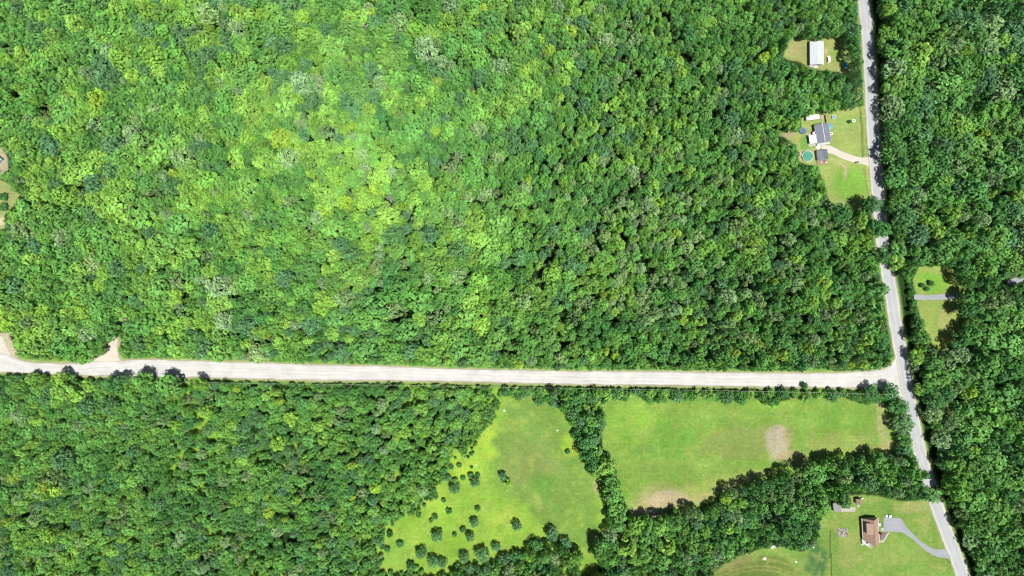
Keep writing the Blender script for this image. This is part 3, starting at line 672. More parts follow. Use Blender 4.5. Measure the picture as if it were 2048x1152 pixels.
dart(5000, 18, 23, .78, hbig, lambda x, y, r: (x < 1050 and y < 720) or x > 1790)
dart(16000, 14, 18, .76, hbig, lambda x, y, r: x < 1000 or x > 1740 or vnoise(x, y, 70, 5) > .6)
def thin(x, y, r): return not (y > 755 and x < 1000) or vnoise(x, y, 60, 11) < .64 or rnd.random() < .3
dart(30000, 10, 14, .74, hbig, thin)
dart(60000, 7.5, 10, .75, hbig, thin)
dart(50000, 5, 7.5, .72, hmid, lambda x, y, r: not (y > 755 and x < 1000) or vnoise(x, y, 60, 11) < .62 or rnd.random() < .25)
def near_edge(x, y, r): return not all(mk(x+u*26, y+v*26) for u, v in ring)
dart(26000, 3.2, 4.8, .68, hlow)
dart(40000, 3.0, 5.2, .62, hlow, near_edge)
for _ in range(9000):      # ragged fringe of young growth where the wood meets the meadow
    x = rnd.uniform(735, 1000); y = rnd.uniform(790, 1152); r = rnd.uniform(2.0, 5.5)
    if not inside(FIELD1, np.array(x), np.array(y)): continue
    dd_ = float(dist_poly(FIELD1, np.array(x), np.array(y)))
    if dd_ < r*.5 or dd_ > 6+34*vnoise(x, y, 26, 64)**2 or clash(x, y, r, .7) or x+y*.6 > 1530: continue
    gadd((x, y, r)); rows.append((x, y, r, 1.6+r*.6+rnd.random()))
# shrubs on the verge south of the gravel road, denser in the wood, thinner by the fields
for _ in range(5200):
    x = rnd.uniform(380, 1770); e = np.interp(x, GRAVEL_S[:, 0], GRAVEL_S[:, 1]); y = e+rnd.uniform(7, 19); r = rnd.uniform(2.2, 5.2)
    if y-e < 7+r*.6 or vnoise(x, 0, 22, 61) < .34 or clash(x, y, r, .62): continue
    gadd((x, y, r)); rows.append((x, y, r, 2.2+r*.55+rnd.random()))
for _ in range(9000):
    x = rnd.uniform(1000, 1795); e = np.interp(x, GRAVEL_S[:, 0], GRAVEL_S[:, 1]); y = e+rnd.uniform(8, 34); r = rnd.uniform(3, 7.5)
    if y-e < 6+r or y-e > 12+26*vnoise(x, 3, 26, 63) or clash(x, y, r, .6): continue
    gadd((x, y, r)); rows.append((x, y, r, 2.6+r*.5+rnd.random()*1.5))
for _ in range(3600):
    x = rnd.uniform(245, 1780); e = np.interp(x, GRAVEL_N[:, 0], GRAVEL_N[:, 1]); y = e-rnd.uniform(3, 9); r = rnd.uniform(1.8, 4.2)
    if e-y < 1.5+r or vnoise(x, 9, 18, 62) < .30 or clash(x, y, r, .62): continue
    gadd((x, y, r)); rows.append((x, y, r, 1.2+r*.45+rnd.random()))
def pick_kind(x, y, r):
    a = vnoise(x, y, 36, 21)-.5+.6*(vnoise(x, y, 15, 22)-.5); b = vnoise(x, y, 46, 23); b2 = vnoise(x, y, 40, 24); u = rnd.random()
    east = x > 1760; lf = max(0, min(1, (1150-x)/900)) if y < 740 else 0
    sw = y > 755 and x < 1000; belt_ = x > 1050 and y > 770 and not east
    hotspot_glow = math.exp(-((x-725)**2+(y-300)**2)/(2*190**2))  # antisolar hotspot: its bright glow is put into the leaf tint
    v = .46+.14*lf+.10*hotspot_glow+a*.5+.42*(vnoise(x, y, 95, 26)-.5)+rnd.gauss(0, .13)-(.05 if east else 0)-(.05 if belt_ else 0)
    if u < .006: return 'Y'
    if b > .66 and rnd.random() < .4: return 'B'
    if b2 > .72 and rnd.random() < .40: return rnd.choice('PPG')
    if 1120 < x < 1600 and 320 < y < 640 and vnoise(x, y, 60, 27) > .5 and rnd.random() < .26: return rnd.choice('PPPG')
    if x > 1850 and vnoise(x, y, 50, 28) > .62 and rnd.random() < .35: return rnd.choice('PBL')
    if u < .045: return rnd.choice('BBPG')
    return float(max(0, min(1, v)))
PROTO = ROUND+FINE+SPARSE+CONE
i0 = {'R': (0, 7), 'F': (7, 11), 'S': (11, 14), 'C': (14, 17)}
KM = {'L': 'R', 'Y': 'R', 'M': 'R', 'V': 'R', 'K': 'R', 'P': 'F', 'B': 'F', 'G': 'S'}
pc = bpy.data.collections.new('crown_library')
for i, me in enumerate(PROTO):
    o = bpy.data.objects.new('crown_%02d' % i, me); pc.objects.link(o)
pts = []; scl = []; idx = []; rot = []; tin = []
rows = [(*t, None) for t in rows]+[(x, y, r, 12.5+r*S*1.4, k) for k, x, y, r in demoted]
for x, y, r, h, k0 in rows:
    k = k0 or pick_kind(x, y, r); f = KM[k] if isinstance(k, str) else 'R'
    if isinstance(k, float) and k < .3 and rnd.random() < .25: f = 'C'
    if isinstance(k, float) and rnd.random() < .22: f = 'F'
    edge_low = not all(mk(x+u*30, y+v*30) for u, v in ring)
    if x > 1740 and not mk(x-20, y) and not inside(LAWN_E, np.array(x-24.), np.array(float(y))): h *= .72
    gx, gy, rz, zc = place_crown(x, y, r, h, .47 if edge_low else .42)
    if r < 5: zc = h*.5; rz = h*.5
    pts.append((gx, gy, zc)); s = r*S*1.12; scl.append((s, s*rnd.uniform(.86, 1.14), rz)); a, b = i0[f]; idx.append(rnd.randrange(a, b))
    rot.append((rnd.uniform(-.12, .12), rnd.uniform(-.12, .12), rnd.uniform(0, 6.283)))
    c = tint(k, .16, rnd); tin.append((*c, 1))
# order of a collection's children is alphabetical, as named above
def scatter(name, label, pts, scl, idx, rot, tin):
    me = bpy.data.meshes.new(name); me.vertices.add(len(pts)); me.vertices.foreach_set('co', np.array(pts, np.float32).ravel())
    for nm, tp, key, dat in (('scl', 'FLOAT_VECTOR', 'vector', scl), ('rot', 'FLOAT_VECTOR', 'vector', rot), ('tint', 'FLOAT_COLOR', 'color', tin)):
        at = me.attributes.new(nm, tp, 'POINT'); at.data.foreach_set(key, np.array(dat, np.float32).ravel())
    at = me.attributes.new('pick', 'INT', 'POINT'); at.data.foreach_set('value', np.array(idx, np.int32))
    me.materials.append(LEAF)
    o = bpy.data.objects.new(name, me); col.objects.link(o)
    tag(o, label, 'forest', kind='stuff')
    ng = bpy.data.node_groups.new('scatter_crowns', 'GeometryNodeTree')
    ng.interface.new_socket(name='Geometry', in_out='INPUT', socket_type='NodeSocketGeometry')
    ng.interface.new_socket(name='Geometry', in_out='OUTPUT', socket_type='NodeSocketGeometry')
    N = ng.nodes; L = ng.links
    gi = N.new('NodeGroupInput'); go = N.new('NodeGroupOutput')
    ci = N.new('GeometryNodeCollectionInfo'); ci.inputs['Collection'].default_value = pc
    ci.inputs['Separate Children'].default_value = True; ci.inputs['Reset Children'].default_value = True
    ip = N.new('GeometryNodeInstanceOnPoints'); ip.inputs['Pick Instance'].default_value = True
    def attr(n, t):
        a = N.new('GeometryNodeInputNamedAttribute'); a.data_type = t; a.inputs['Name'].default_value = n
        return [q for q in a.outputs if q.name == 'Attribute' and q.enabled][0]
    L.new(gi.outputs[0], ip.inputs['Points']); L.new(ci.outputs[0], ip.inputs['Instance'])
    L.new(attr('pick', 'INT'), ip.inputs['Instance Index']); L.new(attr('scl', 'FLOAT_VECTOR'), ip.inputs['Scale'])
    L.new(attr('rot', 'FLOAT_VECTOR'), ip.inputs['Rotation']); L.new(ip.outputs[0], go.inputs[0])
    md = o.modifiers.new('scatter', 'NODES'); md.node_group = ng
    return o
scatter('forest', 'dense mixed green forest canopy covering most of the land', pts, scl, idx, rot, tin)

# ------------------------------------------------------------------ buildings and yard things
def house(name, label, cx, cy, w, l, rz, wall_h, rise, walls, roof_m, trim, over=.4, dormer=None, chimney=None, vents=2, wins=3, door_side=1, prow=0):
    """gabled house, ridge along local y; (cx,cy) is the map point of the middle of its roof"""
    x, y = P(cx, cy, wall_h+rise*.4)
    rt = empty(name, (x, y, 0), rz, label, 'house' if 'house' in name or 'home' in name else 'shed')
    m = MB(); a, b = w/2, l/2
    m.v += [(-a, -b, 0), (a, -b, 0), (a, b, 0), (-a, b, 0), (-a, -b, wall_h), (a, -b, wall_h), (a, b, wall_h), (-a, b, wall_h), (0, -b, wall_h+rise-.12), (0, b, wall_h+rise-.12)]
    m.f += [(0, 1, 5, 8, 4), (2, 3, 7, 9, 6), (1, 2, 6, 5), (3, 0, 4, 7), (3, 2, 1, 0)]
    m.build('wall', walls, rt)
    so = over*rise/a; r_ = MB(); z0 = wall_h-so; z1 = wall_h+rise; yb = b+over
    r_.quad3((-a-over, -yb, z0), (0, -yb-prow, z1), (0, yb, z1), (-a-over, yb, z0), .16)
    r_.quad3((0, -yb-prow, z1), (a+over, -yb, z0), (a+over, yb, z0), (0, yb, z1), .16)
    ro = r_.build('roof', roof_m, rt)
    rc_ = MB(); rc_.tube((0, -yb-prow, z1+.02), (0, yb, z1+.02), .12, .12, 6); rc_.build('ridge_cap', trim, ro)
    for s_ in (-1, 1):
        g = MB(); g.box(s_*(a+over)-.08, s_*(a+over)+.08, -yb, yb, z0-.2, z0-.05); g.build('gutter', trim, ro)
    for k in range(vents):
        yy = -b*.5+k*b*.9; v = MB(); v.tube((a*.35, yy, wall_h+rise*.6), (a*.35, yy, wall_h+rise+.25), .09, .09, 8); v.build('vent_pipe', trim, ro)
    for k in range(wins):
        for s_ in (-1, 1):
            yy = -b+l*(k+.7)/(wins+.4); f = MB(); f.box(s_*a-.05, s_*a+.05, yy-.6, yy+.6, .95, 2.0); fo = f.build('window', trim, rt)
            g = MB(); g.box(s_*(a+.03)-.04, s_*(a+.03)+.04, yy-.48, yy+.48, 1.05, 1.9); g.build('pane', M_GLASS, fo)
    yy = -b+l*.22; d = MB(); d.box(door_side*a-.04, door_side*a+.06, yy-.48, yy+.48, .15, 2.15); do = d.build('door', trim, rt)
    h = MB(); h.box(door_side*(a+.09)-.04, door_side*(a+.09)+.04, yy+.3, yy+.38, 1.0, 1.12); h.build('handle', M_DARK, do)
    if chimney:
        c = MB(); px_, py_, hh = chimney; c.box(px_-.45, px_+.45, py_-.45, py_+.45, 0, hh); c.box(px_-.55, px_+.55, py_-.55, py_+.55, hh, hh+.15)
        co = c.build('chimney', M_BRICK, rt); fl = MB(); fl.lathe([(.2, hh+.15), (.2, hh+.5)], 10, (px_, py_)); fl.build('flue', M_DARK, co)
    return rt, (a, b, z0, z1)
M_GLASS = simple('window_glass', (.03, .045, .06), .08, .05, 2, spec=.8)
M_DARK = simple('dark_metal', (.03, .03, .035), .5, .1, 5)
M_WHITE = simple('white_paint', (.62, .63, .63), .55, .06, 2)
M_WROOF = simple('white_metal_roof', alb(232, 238, 244, 2.6), .42, .07, .6, stripe=(1, .9), stripe_amt=.12)
M_GROOF = simple('grey_shingles', alb(152, 158, 176), .85, .12, 1.5, stripe=(1, .35), stripe_amt=.12)
M_SROOF = simple('grey_ribbed_metal', alb(134, 144, 156), .45, .12, 1.2, stripe=(0, .75), stripe_amt=.35)
M_BROOF = simple('tan_brown_shingles', alb(204, 170, 148, 2.7), .9, .10, 1.3, stripe=(1, .4), stripe_amt=.10)
M_LAP = simple('pale_siding', (.52, .5, .46), .6, .06, 2, stripe=(2, .2))
M_TAN = simple('tan_siding', (.34, .27, .2), .7, .08, 2, stripe=(2, .2))
M_LOG = simple('brown_siding', (.2, .12, .08), .7, .12, 2, stripe=(2, .22))
M_BRICK = simple('red_brick', (.22, .06, .045), .9, .2, 5)
M_DECK = simple('white_deck_boards', alb(238, 240, 240), .6, .06, 2, stripe=(0, .28))
M_BDECK = simple('weathered_deck', alb(198, 160, 146), .8, .15, 2, stripe=(1, .3))
M_WOOD = simple('pale_timber', alb(226, 208, 172), .8, .12, 2, stripe=(0, .4))
M_CONC = simple('concrete', alb(222, 218, 200), .9, .1, 1.2)
M_TEAL = simple('turquoise_fabric', alb(120, 214, 228), .6, .06, 2)
M_BLUE = simple('bright_blue_tarp', alb(60, 205, 245, 2.4), .6, .12, 2)
M_TROOF = simple('teal_metal_roof', alb(130, 196, 190), .45, .08, 1, stripe=(0, .8))
M_RED = simple('red_fabric', (.5, .03, .04), .7, .1, 3)
M_RUB = simple('black_rubber', (.02, .02, .022), .8, .1, 4)
M_STONE = simple('pale_rock', (.62, .6, .56), .9, .2, 2)
M_SOIL = simple('mulch', (.13, .09, .085), .95, .3, 2)

def child(mb, name, mat, rt): return mb.build(name, mat, rt)
# white-roofed home in the small north clearing
rt, q = house('single_story_house', 'single-story home with a long pale metal roof in the northern clearing', 1634.6, 105.5, 8.0, 14.2, R(0.5), 3.0, 1.1, M_LAP, M_WROOF, M_WHITE, .3, wins=4)
m = MB(); m.box(-3.6, 1.6, -8.7, -7.15, 0, .5); m.box(-1.6, -.4, -9.3, -8.7, 0, .25); d_ = child(m, 'porch', M_DECK, rt)
m = MB()
for k in range(6): m.box(-3.6+k*1.02, -3.52+k*1.02, -8.68, -8.6, .5, 1.4)
m.box(-3.6, 1.6, -8.7, -8.58, 1.4, 1.48); m.build('railing', M_WHITE, d_)

def car(name, label, px, py, L, Wd, Hh, rz, paint, van=False):
    x, y = P(px, py, .8); rt = empty(name, (x, y, 0), rz, label, 'van' if van else 'car')
    n = 9; m = MB(); prof = [(-.5, .42, .34), (-.49, .62, .66), (-.30, .66, .74), (-.05, .68, .76), (.25, .66, .74), (.42, .64, .7), (.495, .56, .6), (.5, .42, .4)]
    # lofted body: stations along x with half width and shoulder height
    st = [(-.5, .80, .40), (-.485, .92, .78), (-.36, .98, .86), (-.1, 1.0, .9), (.2, 1.0, .88), (.38, .97, .82), (.475, .90, .70), (.5, .78, .42)]
    for u, hw, zt in st:
        w2 = Wd/2*hw; m.v += [(u*L, -w2*.96, .22), (u*L, -w2, .45), (u*L, -w2*.95, zt), (u*L, w2*.95, zt), (u*L, w2, .45), (u*L, w2*.96, .22)]
    for i in range(len(st)-1):
        for k in range(6): m.f.append((i*6+k, i*6+(k+1) % 6, (i+1)*6+(k+1) % 6, (i+1)*6+k))
    m.f.append(tuple(range(5, -1, -1))); e = (len(st)-1)*6; m.f.append(tuple(range(e, e+6)))
    body = m.build('body', paint, rt, .03)
    c = MB(); f0, f1 = ((-.46, .30) if van else (-.40, .24)); g0, g1 = ((-.44, .18) if van else (-.30, .08)); z0, z1 = .84, Hh
    w0, w1 = Wd/2*.9, Wd/2*.76
    c.v += [(f0*L, -w0, z0), (f1*L, -w0, z0), (f1*L, w0, z0), (f0*L, w0, z0), (g0*L, -w1, z1-.03), (g1*L, -w1, z1-.03), (g1*L, w1, z1-.03), (g0*L, w1, z1-.03)]
    for f in ((0, 1, 5, 4), (1, 2, 6, 5), (2, 3, 7, 6), (3, 0, 4, 7), (4, 5, 6, 7)): c.f.append(f)
    c.build('window_glass', M_GLASS, rt)
    t = MB(); t.box(g0*L, g1*L, -w1, w1, z1-.03, z1+.02); t.build('roof', paint, rt, .02)
    for sx in (-.32, .33):
        for sy in (-1, 1):
            w_ = MB(); w_.tube((sx*L, sy*(Wd/2-.2), .32), (sx*L, sy*(Wd/2+.01), .32), .32, .32, 14); wo = w_.build('wheel', M_RUB, rt)
            r2 = MB(); r2.tube((sx*L, sy*(Wd/2+.005), .32), (sx*L, sy*(Wd/2+.025), .32), .19, .19, 10); r2.build('rim', M_WHITE, wo)
    for sy in (-1, 1):
        h = MB(); h.box(.47*L, .497*L, sy*Wd*.33-.17, sy*Wd*.33+.17, .52, .68); h.build('headlight', M_STONE, rt)
    return rt
M_WPAINT = simple('white_car_paint', (.75, .76, .78), .25, .02, 1, spec=.6)
M_BPAINT = simple('pale_blue_car_paint', (.36, .46, .56), .25, .02, 1, spec=.6)
car('parked_van', 'white van parked on the grass beside the pale metal-roofed home', 1657.6, 118.2, 4.3, 1.8, 1.85, R(90), M_WPAINT, True)
car('parked_car', 'pale blue car parked at the top edge of the asphalt driveway pad', 1777.6, 1032.2, 4.0, 1.8, 1.5, R(180), M_BPAINT)

def heap(name, label, cat, px, py, rx, ry, h, mat, seed, group=None, n=22):
    r = np.random.default_rng(seed); g = np.linspace(-1, 1, n); X, Y = np.meshgrid(g, g); d = np.hypot(X, Y)
    sq = np.maximum(np.abs(X), np.abs(Y)); k = np.where(d > 0, sq/np.maximum(d, 1e-6), 1); X = X*k; Y = Y*k; d = np.hypot(X, Y)
    w = 1+.18*(vnoise(X*40+seed*9, Y*40, 22, seed)-.5)*2
    Z = h*np.clip(1-d**2.2, 0, 1)*(.6+.8*vnoise(X*60+seed*31, Y*60, 16, seed+1))+.02
    x0, y0 = P(px, py)
    V = np.stack([X*rx*w, Y*ry*w, Z], -1).reshape(-1, 3); idx_ = np.arange(n*n).reshape(n, n)
    F = np.stack([idx_[:-1, :-1], idx_[:-1, 1:], idx_[1:, 1:], idx_[1:, :-1]], -1).reshape(-1, 4)
    o = bpy.data.objects.new(name, np_mesh(name, V, F, mat)); col.objects.link(o); o.location = (x0, y0, .02); return tag(o, label, cat, group)
heap('tarpaulin_heap', 'bright blue tarpaulin crumpled over a heap at the clearing corner', 'tarpaulin', 1691, 131, 1.6, 2.2, 1.1, M_BLUE, 4).rotation_euler[2] = R(28)

# grey-roofed house by the pool
rt, (a, b, z0, z1) = house('single_story_house', 'grey-shingled house between the trampoline and the paved road', 1646.6, 265.2, 8.2, 11.2, R(9.5), 3.2, .9, M_LAP, M_GROOF, M_WHITE, .3, wins=3, door_side=1)
m = MB(); m.box(-9.0, -4.45, -5.4, -.1, 2.5, 2.62)
m.box(-8.9, -8.75, -5.3, -5.15, .3, 2.5); m.box(-8.9, -8.75, -.35, -.2, .3, 2.5); m.box(-6.4, -6.25, -5.3, -5.15, .3, 2.5); child(m, 'porch_roof', M_WHITE, rt)
m = MB(); m.box(-9.1, -4.4, -7.0, 1.6, 0, .3); child(m, 'back_deck', M_CONC, rt)
m = MB(); m.box(-4.0, 4.6, -7.3, -5.95, 0, .9); child(m, 'deck', M_DECK, rt)
m = MB(); m.box(-4.3, -1.8, -8.9, -7.35, 0, .45); m.box(-3.9, -2.2, -9.5, -8.9, 0, .22); child(m, 'steps', M_WHITE, rt)
def canopy(name, label, px, py, w, l, h, rz, mat, rise=.5):
    x, y = P(px, py, h); rt = empty(name, (x, y, 0), rz, label, 'canopy'); m = MB(); a, b = w/2, l/2
    m.v += [(-a, -b, h), (a, -b, h), (a, b, h), (-a, b, h), (0, 0, h+rise), (-a, -b, h-.18), (a, -b, h-.18), (a, b, h-.18), (-a, b, h-.18)]
    m.f += [(0, 1, 4), (1, 2, 4), (2, 3, 4), (3, 0, 4), (0, 5, 6, 1), (1, 6, 7, 2), (2, 7, 8, 3), (3, 8, 5, 0)]; m.build('canopy_top', mat, rt)
    for sx in (-1, 1):
        for sy in (-1, 1): q_ = MB(); q_.tube((sx*(a-.1), sy*(b-.1), 0), (sx*(a-.1), sy*(b-.1), h), .035, .035, 6); q_.build('leg', M_WHITE, rt)
    return rt
canopy('patio_canopy', 'turquoise canopy at the northeast corner of the grey-roofed house', 1660.3, 252.5, 2.9, 3.3, 2.3, R(6), M_TEAL)
# patio umbrella
x, y = P(1629, 266.5, 2.2); rt = empty('patio_umbrella', (x, y, 0), .3, 'red and white patio umbrella behind the grey-roofed house', 'umbrella')
for c_, mt, nm in ((0, M_RED, 'red_panels'), (1, M_WHITE, 'white_panels')):
    m = MB()
    for k in range(8):
        if k % 2 != c_: continue
        a0, a1 = k*math.pi/4, (k+1)*math.pi/4; n_ = len(m.v); m.v += [(0, 0, 2.55), (1.25*math.cos(a0), 1.25*math.sin(a0), 2.1), (1.25*math.cos(a1), 1.25*math.sin(a1), 2.1)]; m.f.append((n_, n_+1, n_+2))
    m.build(nm, mt, rt)
m = MB(); m.tube((0, 0, 0), (0, 0, 2.6), .03, .025, 6); m.lathe([(.3, 0), (.28, .12), (.04, .14)], 12); m.build('pole', M_DARK, rt)
# trampoline
x, y = P(1606.4, 261.6, .9); rt = empty('trampoline', (x, y, 0), 0, 'round trampoline with black mat and blue rim beside the grey-roofed house', 'trampoline')
M_TMAT = simple('trampoline_mat', (.06, .075, .11), .7, .15, 2); M_TPAD = simple('blue_padding', (.05, .12, .3), .6, .1, 2)
m = MB(); m.lathe([(.01, .84), (1.75, .84)], 28, cap=False); m.build('mat', M_TMAT, rt)
m = MB(); m.lathe([(1.7, .86), (2.12, .90), (2.15, .82), (1.72, .80), (1.7, .86)], 28, cap=False); m.build('pad', M_TPAD, rt)
for k in range(6):
    a_ = k*math.pi/3; p = (2.1*math.cos(a_), 2.1*math.sin(a_)); m = MB(); m.tube((*p, 0), (*p, 2.5), .035, .035, 6); m.build('leg', M_DARK, rt)
m = MB()
for k in range(48):
    a_ = k*math.pi/24; m.tube((2.1*math.cos(a_), 2.1*math.sin(a_), .9), (2.1*math.cos(a_), 2.1*math.sin(a_), 2.4), .006, .006, 3)
m.lathe([(2.08, 2.38), (2.12, 2.38), (2.12, 2.42), (2.08, 2.42)], 24, cap=False); m.build('safety_net', M_DARK, rt)
def pool(name, label, px, py, r, h, water, rim, wall, cat='pool', seg=36):
    x, y = P(px, py, h); rt = empty(name, (x, y, 0), 0, label, cat)
    m = MB(); m.lathe([(r, 0), (r, h), (r-.06, h), (r-.06, 0)], seg, cap=False); m.build('wall', wall, rt)
    m = MB(); m.lathe([(r+.09, h+.005), (r+.09, h+.06), (r-.02, h+.06), (r-.02, h+.005), (r+.09, h+.005)], seg, cap=False); m.build('rim', rim, rt)
    m = MB(); m.lathe([(.01, h-.16), (r-.07, h-.16)], seg, cap=False); m.build('water', water, rt); return rt
M_WATER = simple('green_pool_water', alb(104, 196, 160), .12, .12, .5, spec=.5); M_WATER2 = simple('blue_pool_water', alb(170, 208, 240), .12, .1, .8, spec=.5)
rt = pool('swimming_pool', 'round above-ground swimming pool with green water by the forest edge', 1615.7, 312.0, 3.35, 1.3, M_WATER, M_STONE, M_LAP)
m = MB(); m.box(-5.3, -3.5, .2, 2.4, 0, 1.25); m.box(-5.9, -5.3, .8, 1.8, 0, .6); m.build('pool_deck', M_WOOD, rt)
m = MB(); m.tube((-3.2, .9, .2), (-3.2, .9, 2.1), .03); m.tube((-3.2, 1.4, .2), (-3.2, 1.4, 2.1), .03)
for k in range(5): m.tube((-3.2, .9, .4+k*.3), (-3.2, 1.4, .4+k*.3), .02)
m.build('ladder', M_WHITE, rt)
pool('paddling_pool', 'small round blue-white paddling pool on the lawn north of the grey roof', 1668, 234, 1.25, .75, M_WATER2, M_WHITE, simple('blue_vinyl', (.05, .2, .35), .5, .05, 2), 'pool', 20)
# camper trailer
x, y = P(1625.5, 234.6, 2.4); rt = empty('camper_trailer', (x, y, 0), R(8), 'long white camper trailer parked at the trees north of the grey roof', 'trailer')
m = MB(); m.box(-4.2, 4.2, -1.4, 1.4, .55, 2.75); m.build('body', M_WHITE, rt, .25)
m = MB(); m.box(-4.0, 4.0, -1.25, 1.25, 2.76, 2.82); ro = m.build('roof', M_WHITE, rt)
m = MB(); m.box(-.6, .5, -.4, .4, 2.82, 3.08); m.build('air_conditioner', M_CONC, ro)
for xx in (-2.6, 2.6): m = MB(); m.box(xx-.25, xx+.25, -.25, .25, 2.82, 2.92); m.build('roof_vent', M_CONC, ro)
for xx in (-2.8, -1.2, 2.5):
    m = MB(); m.box(xx-.45, xx+.45, -1.43, -1.39, 1.5, 2.1); m.build('window', M_GLASS, rt)
m = MB(); m.box(.6, 1.25, -1.44, -1.38, .6, 2.4); m.build('door', M_CONC, rt)
for sx in (-.5, .45):
    for sy in (-1, 1): m = MB(); m.tube((sx, sy*1.2, .36), (sx, sy*1.42, .36), .36, .36, 12); m.build('wheel', M_RUB, rt)
m = MB(); m.tube((4.2, -.6, .5), (5.4, 0, .5), .05); m.tube((4.2, .6, .5), (5.4, 0, .5), .05); m.build('hitch', M_DARK, rt)
# timber platform and fence panel right of it
x, y = P(1644.3, 235); rt = empty('timber_platform', (x, y, 0), R(4), 'low tan timber platform at the east end of the camper trailer', 'platform')
m = MB()
for k in range(8): m.box(-1.2, 1.2, -1.4+k*.36, -1.1+k*.36, .2, .26)
m.build('boards', M_WOOD, rt); m = MB(); m.box(-1.1, -.95, -1.4, 1.4, 0, .2); m.box(.95, 1.1, -1.4, 1.4, 0, .2); m.build('joist', M_WOOD, rt)
x, y = P(1650.6, 237.5, .8); rt = empty('fence_panel', (x, y, 0), R(11), 'short dark fence panel between the camper trailer and the paddling pool', 'fence')
m = MB()
for k in range(13): m.box(-.03, .03, -2.4+k*.37, -2.06+k*.37, .08, 1.75)
m.build('boards', M_LOG, rt)
for yy in (-2.4, 0, 2.4): m = MB(); m.box(-.14, -.04, yy-.05, yy+.05, 0, 1.85); m.build('post', M_LOG, rt)
def ring(name, label, cat, px, py, r, mat, fill, group=None, n=12):
    x, y = P(px, py); rt = empty(name, (x, y, 0), 0, label, cat, group); rr = random.Random(int(px)); m = MB()
    for k in range(n):
        a_ = k*2*math.pi/n; m.box(-.2*r, .2*r, -.28*r, .28*r, 0, .25+.1*rr.random(), a_, (r*math.cos(a_), r*math.sin(a_)))
    m.build('stones', mat, rt); m = MB(); m.lathe([(r*.9, .02), (r*.5, .12), (.02, .14)], 14, cap=False); m.build('fill', fill, rt); return rt
ring('fire_pit', 'ring of pale stones against the east wall of the grey-roofed house', 'fire pit', 1662.2, 267.5, .75, M_STONE, M_SOIL)
ring('planter', 'white-edged round flower bed on the lawn near the paved road', 'planter', 1707.3, 241.5, .85, M_STONE, simple('flower_leaves', (.1, .2, .05), .8, .3, 3))
# ribbed shed beside the pool
x, y = P(1645, 309.5, 2.8); rt = empty('storage_shed', (x, y, 0), R(9.5), 'dark grey ribbed-metal shed between the pool and the gravel driveway', 'shed')
m = MB(); m.box(-2.9, 3.3, -2.9, 2.9, 0, 2.4); m.build('wall', M_LAP, rt)
m = MB(); m.quad3((-3.2, -3.2, 2.45), (.2, -3.2, 3.3), (.2, 3.2, 3.3), (-3.2, 3.2, 2.45), .1); m.quad3((.2, -3.2, 3.3), (3.6, -3.2, 2.45), (3.6, 3.2, 2.45), (.2, 3.2, 3.3), .1); m.build('roof', M_SROOF, rt)
m = MB(); m.box(-3.1, 3.4, -5.7, -3.2, 0, .5); do_ = m.build('deck', M_BDECK, rt)
for k, (u, v) in enumerate(((-.6, -4.4), (1.6, -4.1), (2.4, -4.9))):
    m = MB(); m.box(u-.3, u+.3, v-.3, v+.3, .5, .9); m.box(u-.3, u+.3, v+.2, v+.3, .9, 1.4); m.build('deck_chair', M_WHITE if k != 1 else M_DARK, do_)
m = MB(); m.box(3.3, 3.36, -.7, .7, .05, 2.1); m.build('door', M_WHITE, rt)
def bin_(px, py, rz, label, mat):
    x, y = P(px, py); rt = empty('wheeled_bin', (x, y, 0), rz, label, 'bin'); m = MB()
    m.v += [(-.26, -.3, 0.05), (.26, -.3, .05), (.26, .3, .05), (-.26, .3, .05), (-.36, -.4, 1.05), (.36, -.4, 1.05), (.36, .4, 1.05), (-.36, .4, 1.05)]
    for f in ((3, 2, 1, 0), (0, 1, 5, 4), (1, 2, 6, 5), (2, 3, 7, 6), (3, 0, 4, 7), (4, 5, 6, 7)): m.f.append(f)
    m.build('body', mat, rt); m = MB(); m.box(-.4, .4, -.45, .42, 1.06, 1.13); m.build('lid', mat, rt)
    for s_ in (-1, 1): m = MB(); m.tube((s_*.3, .3, .12), (s_*.36, .3, .12), .12, .12, 10); m.build('wheel', M_RUB, rt)
M_GPL = simple('grey_plastic', alb(170, 166, 168), .5, .05, 2)
bin_(1710.8, 325.3, .2, 'black wheeled bin on the south side of the gravel driveway', M_DARK)
bin_(1715.5, 324.8, .1, 'grey wheeled bin next to the black one by the driveway', M_GPL)
def mailbox(px, py, rz, label, mat, group=None):
    x, y = P(px, py); rt = empty('mailbox', (x, y, 0), rz, label, 'mailbox', group)
    m = MB(); m.box(-.06, .06, -.06, .06, 0, 1.05); m.build('post', M_WOOD, rt)
    m = MB(); m.box(-.16, .16, -.32, .32, 1.05, 1.2); m.tube((0, -.32, 1.2), (0, .32, 1.2), .16, .16, 12); m.build('box', mat, rt)
    m = MB(); m.box(.165, .18, 0, .18, 1.15, 1.35); m.build('flag', M_RED, rt)
mailbox(1726, 314.5, .1, 'pale mailbox where the gravel driveway meets the paved road', M_WHITE)
mailbox(1893.5, 1119, .35, 'dark mailbox nearest the curved asphalt driveway mouth', M_DARK)
mailbox(1898, 1123.5, .35, 'dark mailbox just below the first one at the curved driveway mouth', M_DARK)

